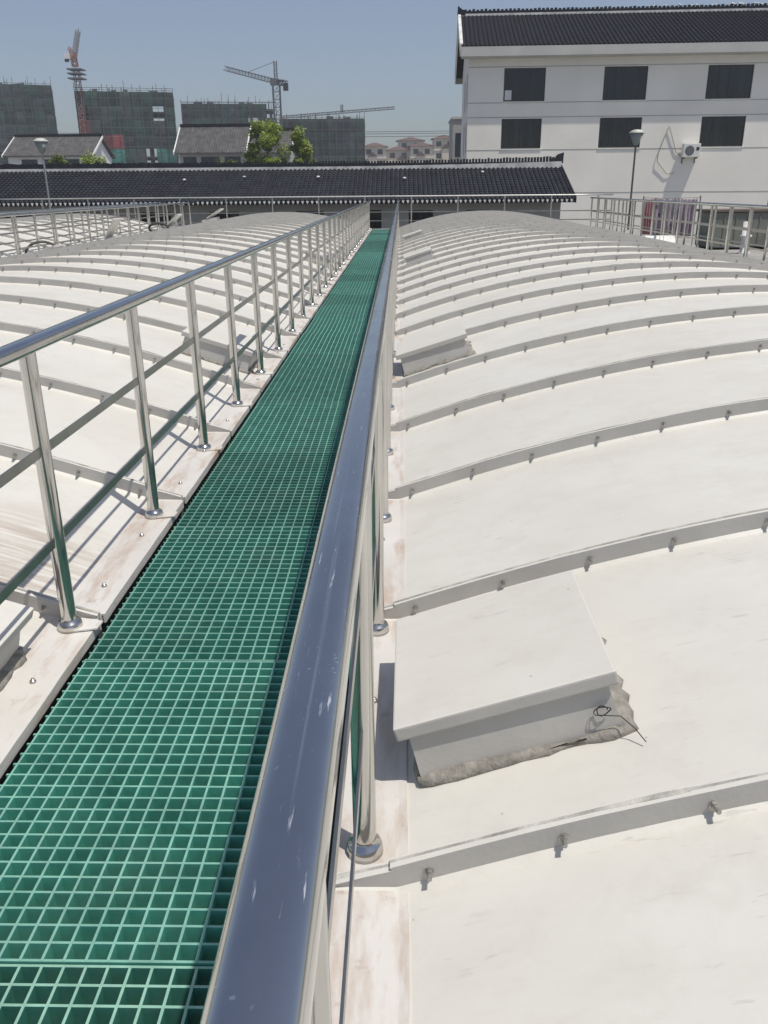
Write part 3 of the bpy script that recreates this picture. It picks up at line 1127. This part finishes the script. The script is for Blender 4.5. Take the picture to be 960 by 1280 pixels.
# roof
OH, OX = 0.78, 0.55
RY, RZB = BD / 2, ZE + 3.06
rb = MB()
sl2 = (RZB - ZE) / (RY + OH)
rb.prism([(-OH, ZE + 0.05), (RY, RZB + 0.05), (RY, RZB - 0.17), (-OH, ZE - 0.12)], 'x', -OX, BL + OX)
rb.prism([(RY + .002, RZB + 0.05), (BD + OH, ZE + 0.05), (BD + OH, ZE - 0.12), (RY + .002, RZB - 0.17)], 'x', -OX, BL + OX)
wroof = rb.build('roof', TILE_B, WB)
tl = MB()
n = int((BL + 2 * OX) / 0.30)
L2 = math.hypot(RY + OH, RZB - ZE)
cx, cz = (RY + OH) / L2, (RZB - ZE) / L2
for c in range(n + 1):
    x = -OX + 0.08 + c * (BL + 2 * OX - 0.16) / n
    for k in range(16):
        s0, s1 = L2 * k / 16 - 0.03, L2 * (k + 1) / 16
        ring = []
        for s_, lf in ((s0, 0.09), (s1, 0.06)):
            for q in range(4):
                a = math.pi * q / 3
                h = lf + 0.08 * math.sin(a)
                ring.append((x + 0.085 * math.cos(a), -OH + cx * s_ - cz * h, ZE + cz * s_ + cx * h))
        tl.add(ring, [(q, q + 1, 5 + q, 4 + q) for q in range(3)] + [(0, 1, 2, 3)])
o = tl.build('roof_tiles', TILE_B, wroof)
o['kind'] = 'stuff'
MB().box(-OX, BL + OX, -OH - 0.06, -OH - 0.002, ZE - 0.55, ZE + 0.02).build('fascia', FASCIA, WB)
MB().box(-OX + 0.02, BL + OX, -OH, -0.004, ZE - 0.60, ZE - 0.50).build('soffit', FASCIA, WB)
MB().box(-OX, BL + OX, BD + OH + 0.002, BD + OH + 0.06, ZE - 0.55, ZE + 0.02).build('rear_fascia', FASCIA, WB)
# deep sloping gable boards and the white verge
for s_ in (0, 1):
    pr = [(-OH, ZE - 0.55), (RY, RZB - 0.75), (RY, RZB + 0.02), (-OH, ZE + 0.02)]
    if s_:
        pr = [(BD + OH - (a + OH), b) for a, b in pr]
    MB().prism(pr, 'x', -OX - 0.09, -OX - 0.004).build('gable_board', STUCCO, WB)
    pv = [(-OH, ZE + 0.03), (RY - 0.005, RZB + 0.03), (RY - 0.005, RZB + 0.22), (-OH, ZE + 0.22)]
    if s_:
        pv = [(BD + OH - (a + OH), b) for a, b in pv]
    MB().prism(pv, 'x', -OX - 0.11, -OX + 0.10).build('verge', MORTAR, WB)
ridge(WB, -OX, BL + OX, RY, RZB + 0.10, 0.30, TILE_B, 0, 0.3)
MB().prism([(-OX - 0.15, RZB + 0.1), (-OX + 0.45, RZB + 0.1), (-OX + 0.4, RZB + 0.42), (-OX + 0.18, RZB + 0.5), (-OX - 0.12, RZB + 0.72)], 'y', RY - 0.17, RY + 0.17).build('ridge_end', TILE_B, WB)
# small white lumps scattered along the ridge
q = random.Random(11)
for k in range(26):
    x = 13.5 + q.random() ** 0.7 * 10
    MB().lathe([(0, .10), (.08, .07), (.11, 0), (0, 0)], 6).build('ridge_lump', C_WHITE, WB, (x, RY - 0.05, RZB + 0.48 + q.uniform(-.05, .05)))

ac = thing('air_conditioner', 'white air conditioner unit on the wall below a window', 'air conditioner', (19.35, 63.45, 3.30))
ac.rotation_euler.z = R(-2.2)
MB().bevbox(0, 1.15, -0.62, -0.12, 0.08, 0.95, 0.03).build('casing', C_WHITE, ac)
fg = MB()
n = 24
fg.add([(0.42 + 0.31 * math.cos(2 * math.pi * k / n), -0.632, 0.5 + 0.31 * math.sin(2 * math.pi * k / n)) for k in range(n)] + [(0.42 + 0.31 * math.cos(2 * math.pi * k / n), -0.61, 0.5 + 0.31 * math.sin(2 * math.pi * k / n)) for k in range(n)],
       [tuple(range(n))] + [(k, (k + 1) % n, n + (k + 1) % n, n + k) for k in range(n)])
grille = fg.build('fan_grille', C_GREY, ac)
MB().box(0.86, 1.06, -0.634, -0.615, 0.52, 0.72).build('logo_plate', BLACKP, ac)
for x in (0.1, 0.95):
    MB().box(x, x + 0.06, -0.6, 0.0, 0.0, 0.075).box(x, x + 0.06, -0.06, 0.0, -0.3, -0.002).build('bracket', BLACKP, ac)
cb_ = thing('wall_cable', 'thin cable hanging in a long loop on the white wall beside the air conditioner', 'cable', (18.0, 63.4, 2.7))
MB().tube([(1.35, 0, 0.75), (1.0, -.02, 1.05), (0.75, -.03, 1.7), (0.42, -.03, 2.55), (0.36, -.03, 2.66), (0.28, -.03, 2.5), (0.02, -.03, 1.7), (-0.22, -.03, 0.9), (-0.22, -.03, 0.45), (0.1, -.03, 0.1), (0.5, -.03, -0.35), (1.0, -.02, -0.3)], 0.03, 6).build('cable', STUCCO_G, cb_)

AX = thing('annex_block', 'narrow grey block showing just behind the white building corner', 'building', (4.75, 84, GZ))
MB().box(0, 6, 0, 6, 0, 11.35).build('wall', STUCCO_G, AX)
for k in range(3):
    MB().box(0.25, 0.75, -0.02, -0.004, 2.2 + k * 3.0, 4.2 + k * 3.0).build('window', PANE_B, AX)
MB().box(-0.1, 6.1, -0.1, 6.1, 11.352, 11.55).build('parapet', FASCIA, AX)


# ------------------------------------------------------------------ street lamps
def lamp(x, y, ztop, label, big=1.0, polemat=POLE):
    r_ = thing('street_lamp', label, 'street lamp', (x, y, GZ), group='yard lamps')
    h = ztop - GZ
    MB().lathe([(0.0, 0), (0.14, 0), (0.14, 0.06), (0.075, 0.12), (0.05, 1.0), (0.042, h - 0.62 * big)], 12).build('pole', polemat, r_)
    hd = MB().lathe([(0.042, h - 0.64 * big), (0.10, h - 0.62 * big), (0.13, h - 0.56 * big), (0.30 * big, h - 0.16 * big), (0.0, h - 0.16 * big)], 12).build('lamp_shade', LAMPG, r_)
    MB().lathe([(0.33 * big, h - 0.155 * big), (0.33 * big, h - 0.11 * big), (0.16 * big, h - 0.02), (0.0, h), ], 12).build('lamp_cap', LAMPC, hd)
    return r_


lamp(10.22, 40.0, 3.85, 'yard lamp with an inverted cone head before the white building', 1.0)
lamp(-16.2, 41.0, 3.78, 'yard lamp with an inverted cone head before the grey roofed house', 1.0, LAMPG)
lamp(12.25, 30.0, 4.6, 'dark lamp post at the picture edge by the white wall', 1.0, BLACKP)


# ------------------------------------------------------------------ buildings under construction
def netted(x0, x1, y, top, depth, cols, rows, label, seed, special=(), jag=1.2):
    rr = random.Random(seed)
    th = math.atan2(-x1, y)
    wd = (x1 - x0) * math.cos(th) * 0.985
    xc, yc = x1 - wd / 2 * math.cos(th), y - wd / 2 * math.sin(th)
    x0, x1 = -wd / 2, wd / 2
    root = thing('netted_building', label, 'building', (xc, yc, GZ), th, group='buildings under construction')
    hw = (x1 - x0) / 2
    H = top - GZ
    core = MB()
    fl = 3.0
    k = 0
    while k * fl < H - 2:
        core.box(-hw + 0.8, hw - 0.8, 1.0, depth - 1, k * fl, k * fl + 0.35)
        k += 1
    for i in range(int(hw * 2 / 5) + 1):
        x = -hw + 1.0 + i * (2 * hw - 2.6) / max(1, int(hw * 2 / 5))
        core.box(x, x + 0.6, 1.4, depth - 1.4, 0.36, (k - 1) * fl)
    core.build('concrete_frame', DARKF, root)
    pw, ph = 2 * hw / cols, (H - 1.5) / rows
    me = {}
    for mi_, m in enumerate(NETS):
        q = MB()
        nn = 4
        vv, ff = [], []
        for j in range(nn + 1):
            for i in range(nn + 1):
                vv.append((pw * i / nn, 0.16 * math.sin(math.pi * i / nn) * math.sin(math.pi * j / nn) * (-1), ph * j / nn))
        for j in range(nn):
            for i in range(nn):
                a = j * (nn + 1) + i
                ff.append((a, a + 1, a + nn + 2, a + nn + 1))
        q.add(vv, ff, True)
        q.add([(0, .05, 0), (pw, .05, 0), (pw, .05, ph), (0, .05, ph)], [(0, 1, 2, 3)])
        me[mi_] = q.mesh('net_panel')
        me[mi_].materials.append(m)
    for c in range(cols):
        for r_ in range(rows):
            if rr.random() < 0.03:
                continue
            mi_ = 0 if rr.random() < 0.55 else 1
            for (c0, c1, r0_, r1_, mm) in special:
                if c0 <= c <= c1 and r0_ <= r_ <= r1_:
                    mi_ = mm
            put('net_panel', me[mi_], root, (-hw + pw * c, rr.uniform(-.12, .12), ph * r_))
    dn = max(2, int(depth / pw))
    for side in (-1, 1):
        for c in range(dn):
            for r_ in range(rows):
                o_ = put('net_panel', me[0 if rr.random() < .6 else 1], root, (side * hw, depth * c / dn if side > 0 else depth * (c + 1) / dn, ph * r_), (0, 0, R(90 * side)))
                o_.scale.x = depth / dn / pw
    # poles and ledgers of the scaffold, standing above the net
    sp = MB()
    npole = int(2 * hw / 1.6)
    for i in range(npole + 1):
        x = -hw + 2 * hw * i / npole
        e_ = rr.uniform(0.1, jag) if rr.random() < .7 else 0
        sp.box(x - .05, x + .05, -0.42, -0.30, 0, H - 1.0 + e_)
    for j in range(int(H / 1.9)):
        sp.box(-hw - .2, hw + .2, -0.46, -0.425, 1.0 + j * 1.9, 1.09 + j * 1.9)
    sp.box(-hw, hw, -0.5, -0.46, H - 1.3, H - 1.22)
    o_ = sp.build('scaffold_poles', POLE, root)
    o_['kind'] = 'stuff'
    # starter bars and formwork on the top floor
    tb = MB()
    for i in range(26):
        x = rr.uniform(-hw + 1, hw - 1)
        yy = rr.uniform(1, depth - 1)
        tb.box(x - .06, x + .06, yy, yy + .12, H - 2, H - 1.4 + rr.uniform(0.2, 1.9))
    for i in range(5):
        x = rr.uniform(-hw + 1, hw - 3)
        tb.box(x, x + rr.uniform(.6, 2), 2, 2.3, H - 2, H - 1.4 + rr.uniform(0.1, .6))
    o_ = tb.build('starter_bars', POLE, root)
    o_['kind'] = 'stuff'
    return root


netted(-112, -82.6, 220, 26.3, 16, 12, 10, 'netted tower block at the picture edge with a red band low down', 1, special=((8, 11, 5, 5, 3),), jag=2.2)
netted(-70.0, -49.0, 200, 22.6, 16, 9, 9, 'netted block beside the red crane with a vertical red stripe and teal net', 2, special=((0, 0, 5, 7, 3), (1, 3, 5, 5, 3), (1, 3, 4, 4, 2), (6, 8, 4, 4, 2)), jag=1.6)
netted(-55.0, -31.2, 232, 22.9, 14, 10, 8, 'netted block behind the grey house and yellow-green tree', 3, jag=2.0)
netted(-28.0, -8.3, 212, 18.0, 14, 9, 8, 'teal-grey netted block between the tree and the distant villas', 4, jag=0.8)


# ------------------------------------------------------------------ tower cranes
def lattice(mb, a, b, w_, n, rad=0.10):
    a, b = Vector(a), Vector(b)
    d = (b - a).normalized()
    s1 = d.cross(Vector((0, 1, 0.02))).normalized() * w_ / 2
    s2 = d.cross(s1).normalized() * w_ / 2
    cs = [s1 + s2, s1 - s2, -s1 - s2, -s1 + s2]
    for c in cs:
        mb.tube([a + c, b + c], rad, 4, smooth=False)
    for i in range(n):
        p, q_ = a + (b - a) * i / n, a + (b - a) * (i + 1) / n
        for k in range(4):
            mb.tube([p + cs[k], q_ + cs[(k + 1) % 4]], rad * 0.6, 3, smooth=False)
            mb.tube([p + cs[k], p + cs[(k + 1) % 4]], rad * 0.6, 3, smooth=False)


cr = thing('tower_crane', 'red and white tower crane with its jib pointing away, beside the netted block', 'crane', (-67.5, 195, GZ))
m_ = MB()
lattice(m_, (0, 0, 0), (0, 0, 29.3), 1.0, 24, 0.08)
m_.build('mast', C_RED, cr)
m_ = MB()
lattice(m_, (-0.1, 0, 29.6), (-0.3, 0, 32.2), 0.9, 3, 0.14)
m_.build('tower_top', C_RED, cr)
m_ = MB()
lattice(m_, (-0.1, 0, 31.2), (-2.7, 12, 38.0), 0.7, 8, 0.10)
m_.build('jib', C_GREY, cr)
m_ = MB()
lattice(m_, (-0.2, 0, 31.2), (-3.0, 6, 33.9), 0.5, 5, 0.08)
m_.build('pendant_frame', C_RED, cr)
MB().box(-1.7, -0.75, -1.2, 0.6, 30.9, 31.9).build('cab', C_WHITE, cr)
MB().box(-1.72, -0.8, -1.25, -1.21, 30.3, 30.88).build('cab_window', BLACKP, cr)
m_ = MB()
for z in (27.2, 28.1, 28.9):
    m_.box(-1.5, 1.5, -1.5, 1.5, z, z + 0.25)
m_.build('platform', C_GREY, cr)

cr = thing('tower_crane', 'grey tower crane with a long jib stretching over the netted blocks', 'crane', (-24.2, 182, GZ))
m_ = MB()
lattice(m_, (0, 0, 0), (0, 0, 24.6), 1.35, 18, 0.095)
m_.build('mast', C_GREY, cr)
m_ = MB()
lattice(m_, (0, 0, 25.0), (-11.6, 10, 28.6), 0.75, 16, 0.07)
m_.build('jib', C_GREY, cr)
m_ = MB()
lattice(m_, (0.3, 0, 24.9), (2.2, -2.4, 24.5), 0.8, 3, 0.12)
m_.build('counter_jib', C_GREY, cr)
MB().box(1.7, 2.6, -3.0, -2.0, 23.2, 24.5).build('counterweight', BLACKP, cr)
m_ = MB()
lattice(m_, (0, 0, 25.0), (0, 0, 28.6), 0.5, 4, 0.08)
m_.build('tower_top', C_GREY, cr)
MB().box(-1.1, 0.6, -0.7, 0.7, 24.4, 25.5).build('cab', C_GREY, cr)
MB().tube([(0, 0, 28.5), (-6.5, 5.6, 27.3)], 0.05, 4).build('tie_bar', C_GREY, cr)

cr = thing('tower_crane', 'distant tower crane with a long level jib above the teal-grey netted block', 'crane', (-15.5, 245, GZ))
m_ = MB()
lattice(m_, (0, 0, 0), (0, 0, 23.4), 1.4, 12, 0.12)
m_.build('mast', C_GREY, cr)
m_ = MB()
lattice(m_, (-16, 0, 23.3), (14.0, 0, 25.3), 0.55, 26, 0.09)
m_.build('jib', C_GREY, cr)
m_ = MB()
lattice(m_, (0, 0, 24.4), (0, 0, 26.2), 0.5, 2, 0.1)
m_.build('tower_top', C_GREY, cr)


# ------------------------------------------------------------------ grey roofed houses
def house(x0, x1, y, eave, rdg, depth, label, name='grey_roofed_house', wx=(), wallm=None):
    root = thing(name, label, 'house', (x0, y, GZ))
    L, E_, R_ = x1 - x0, eave - GZ, rdg - GZ
    mb_ = MB()
    ops_ = [(a, b, E_ - 1.6, E_ - 0.4) for a, b in wx]
    wall_grid(mb_, 0.4, L - 0.4, 0, E_ - 0.02, ops_, 0.5, 0.75)
    mb_.box(0.4, L - 0.4, depth - 0.7, depth - 0.5, 0, E_ - 0.02)
    for x in (0.4, L - 0.6):
        mb_.prism([(0.752, 0), (depth - 0.702, 0), (depth - 0.702, E_), (depth / 2, R_ - 0.2), (0.752, E_)], 'x', x, x + 0.2)
    mb_.build('wall', wallm or C_WHITE, root)
    for (a, b, c, d) in ops_:
        MB().box(a, b, 0.62, 0.64, c, d).build('window', PANE_B, root)
    rf_ = MB()
    rf_.prism([(0, E_), (depth / 2, R_), (depth / 2, R_ - .15), (0, E_ - .15)], 'x', 0, L)
    rf_.prism([(depth / 2 + .002, R_), (depth, E_), (depth, E_ - .15), (depth / 2 + .002, R_ - .15)], 'x', 0, L)
    r2 = rf_.build('roof', TILE_G, root)
    tr_ = MB()
    n_ = int(L / 0.3)
    for c in range(n_):
        x = 0.1 + c * (L - 0.2) / n_
        tr_.prism([(x, 0.0), (x + 0.14, 0.0), (x + 0.07, 0.07)], 'y', 0, 1)
        for i in range(len(tr_.v) - 6, len(tr_.v)):
            a, b, z = tr_.v[i]
            tr_.v[i] = (a, b * depth / 2, E_ + b * (R_ - E_) + z + 0.003)
    o_ = tr_.build('tile_rows', TILE_G, r2)
    o_['kind'] = 'stuff'
    MB().box(-0.05, L + 0.05, depth / 2 - 0.15, depth / 2 + 0.15, R_ + 0.002, R_ + 0.28).build('ridge', TILE_B, root)
    for x in (-0.12, L + 0.003):
        MB().prism([(-0.05, E_ - 0.22), (depth / 2, R_ - 0.22), (depth / 2, R_ + 0.06), (-0.05, E_ + 0.05)], 'x', x, x + 0.115).build('gable_edge', C_WHITE, root)
    return root


house(-48.4, -37.4, 110, 5.55, 7.9, 9, 'grey tiled house with white walls behind the far lamp post', wx=((2.0, 4.0), (4.7, 6.6), (7.4, 9.2)))
house(-24.9, -17.0, 100, 5.35, 8.2, 8, 'grey tiled house just behind the yellow-green tree', wx=((0.8, 2.3), (2.8, 4.8), (5.4, 7.2)), wallm=STUCCO_G)  # white wall in shade, painted as grey render
house(-17.6, -12.4, 103, 5.4, 7.9, 8, 'small grey tiled house wing half hidden behind the tree', wx=((1.0, 2.6),), wallm=STUCCO_G)  # wing shares the grey that stands for wall shade


# ------------------------------------------------------------------ distant villas
def villa(x, w_, top, y, label, seed):
    rr = random.Random(seed)
    root = thing('villa', label, 'villa', (x, y, GZ), group='distant villas')
    H = top - GZ
    rh = 1.3
    E_ = H - rh
    mb_ = MB()
    ops_ = []
    nwin = max(2, int(w_ / 3.2))
    for i in range(nwin):
        cx_ = w_ * (i + 0.5) / nwin
        for z in (E_ - 2.4, E_ - 6.0, E_ - 9.4):
            ops_.append((cx_ - 0.85, cx_ + 0.85, z, z + 1.6))
    wall_grid(mb_, 0, w_, 0, E_, ops_, 0, 0.3)
    mb_.box(0, 0.3, 0.302, 9, 0, E_)
    mb_.box(w_ - 0.3, w_, 0.302, 9, 0, E_)
    mb_.box(0.302, w_ - 0.302, 8.7, 9, 0, E_)
    mb_.build('wall', CREAM, root)
    for (a, b, c, d) in ops_:
        MB().box(a, b, 0.18, 0.2, c, d).build('window', PANE_B, root)
    hp = min(w_ / 2 - 0.6, 4.2)
    o_ = MB()
    ov = 0.7
    o_.add([(-ov, -ov, E_), (w_ + ov, -ov, E_), (w_ + ov, 9 + ov, E_), (-ov, 9 + ov, E_), (hp, 4.5, H), (w_ - hp, 4.5, H)],
           [(0, 1, 5, 4), (1, 2, 5), (2, 3, 4, 5), (3, 0, 4), (3, 2, 1, 0)])
    o_.build('roof', TILE_R, root)
    MB().box(-0.2, w_ + 0.2, -0.25, -0.004, E_ - 3.6, E_ - 3.3).build('cornice', C_WHITE, root)
    # bay with its own little gable
    bx_ = w_ * rr.uniform(0.2, 0.5)
    MB().box(bx_, bx_ + 2.6, -1.4, -0.26, 0, E_ - 3.0).build('bay', CREAM, root)
    MB().prism([(bx_ - 0.3, E_ - 2.99), (bx_ + 2.9, E_ - 2.99), (bx_ + 1.3, E_ - 1.6)], 'y', -1.7, -0.26).build('bay_roof', TILE_R, root)
    return root


villa(-12.4, 7.6, 15.6, 300, 'cream villa nearest the teal-grey netted block', 1)
villa(-4.7, 7.8, 14.6, 304, 'lower cream villa with a long roof, second from the netted block', 2)
villa(-1.0, 9.0, 18.3, 320, 'tall villa roof rising behind the middle of the villa row', 3)
villa(3.2, 7.4, 15.6, 300, 'cream villa at the middle of the distant row', 4)
villa(10.7, 7.2, 17.8, 300, 'taller brown roofed villa near the white building', 5)
villa(18.0, 8.0, 17.0, 303, 'villa partly cut off by the grey annex block', 6)


# ------------------------------------------------------------------ trees
def tree(x, y, top, width, label, seed, leaf=LEAF_Y, nleaf=5200, cat='tree', crown_h=None, base=GZ):
    rr = random.Random(seed)
    root = thing('tree', label, cat, (x, y, base), group='trees beyond the low roof')
    H = top - base
    ch = crown_h or H * 0.55
    tk = MB()
    tk.tube([(0, 0, 0), (0.08, 0.02, H * .25), (-0.05, 0.05, H * .5), (0.05, 0, H * .8)], [0.22, 0.17, 0.13, 0.04], 8)
    clumps = []
    for i in range(46):
        a = rr.random() * 2 * math.pi
        hz = H - ch * (0.04 + 0.96 * rr.random() ** 0.9)
        f = (H - hz) / ch
        rad = width / 2 * (0.30 + 0.70 * math.sin(min(1, f * 1.15) * math.pi * 0.62)) * rr.uniform(0.35, 1.0)
        p = Vector((rad * math.cos(a), rad * math.sin(a), hz))
        clumps.append((p, rr.uniform(0.28, 0.72) * width / 4.0))
        if i < 12:
            tk.tube([(0.03, 0.02, max(H * .3, hz - rad * 0.9)), (p * 0.5 + Vector((0, 0, (hz - rad * .4) * .5)))[:], p[:]], [0.07, 0.045, 0.015], 5)
    tk.build('trunk', BARK, root)
    lf = MB()
    for i in range(nleaf):
        c, cr_ = rr.choice(clumps)
        d = Vector((rr.gauss(0, 1), rr.gauss(0, 1), rr.gauss(0, 0.8)))
        d = d.normalized() * cr_ * rr.random() ** 0.33 * (1.0 + 0.35 * max(0, rr.gauss(0, .7)))
        p = c + d
        s_ = rr.uniform(0.08, 0.15) * max(1.0, width / 4)
        ax = Vector((rr.gauss(0, 1), rr.gauss(0, 1), rr.gauss(0, 1))).normalized()
        nn_ = Vector((rr.gauss(0, .6), rr.gauss(0, .6), 1)).normalized()
        u_ = ax.cross(nn_).normalized() * s_
        v_ = nn_.cross(u_).normalized() * s_ * 0.6
        lf.add([p - u_, p - v_, p + u_, p + v_], [(0, 1, 2, 3)])
    o_ = lf.build('crown', leaf, root)
    return root


tree(-11.0, 75, 6.85, 3.7, 'larger yellow-green leafy tree before the grey house', 21, nleaf=14000)
tree(-8.45, 76, 6.1, 2.9, 'yellow-green leafy tree before the teal-grey netted block', 22, nleaf=9500)
tree(-14.0, 73, 4.15, 2.9, 'low olive tree at the foot of the larger yellow-green tree', 23, leaf=LEAF_G, nleaf=3000)
tree(-26.3, 70, 4.1, 2.6, 'clipped yellow-green treetop just over the black roof by the lamp', 24, leaf=LEAF_G, nleaf=3000, crown_h=3)
tree(-24.2, 71, 4.2, 2.8, 'yellow-green treetop over the black roof nearer the netted block', 25, leaf=LEAF_Y, nleaf=3000, crown_h=3)

# ------------------------------------------------------------------ overhead wires
pl = thing('power_line', 'thin overhead power lines crossing the sky above the villas', 'power line', (0, 150, GZ))
for (z, dy) in ((13.4, 0), (13.9, 1.5), (14.3, 3.0)):
    MB().tube([(-96 + 11 * i, dy, z + 0.012 * (i - 8) ** 2) for i in range(17)], 0.035, 4).build('wire', BLACKP, pl)
for x in (-96, 80):
    MB().tube([(x, 1.5, 0), (x, 1.5, 15.6)], 0.15, 8).build('pole', CONC, pl)

# ------------------------------------------------------------------ haze
HAZE = 0.0007
hm = bpy.data.materials.new('haze')
hm.use_nodes = True
ht = hm.node_tree
for n_ in list(ht.nodes):
    ht.nodes.remove(n_)
ho = ht.nodes.new('ShaderNodeOutputMaterial')
hv = ht.nodes.new('ShaderNodeVolumePrincipled')
hv.inputs['Color'].default_value = (0.90, 0.93, 1.0, 1)
hv.inputs['Density'].default_value = HAZE
hv.inputs['Anisotropy'].default_value = 0.2
ht.links.new(hv.outputs[0], ho.inputs['Volume'])
hz = MB().box(-260, 260, -60, 420, GZ - 1.5, 48).build('haze', hm)
hz['kind'] = 'stuff'
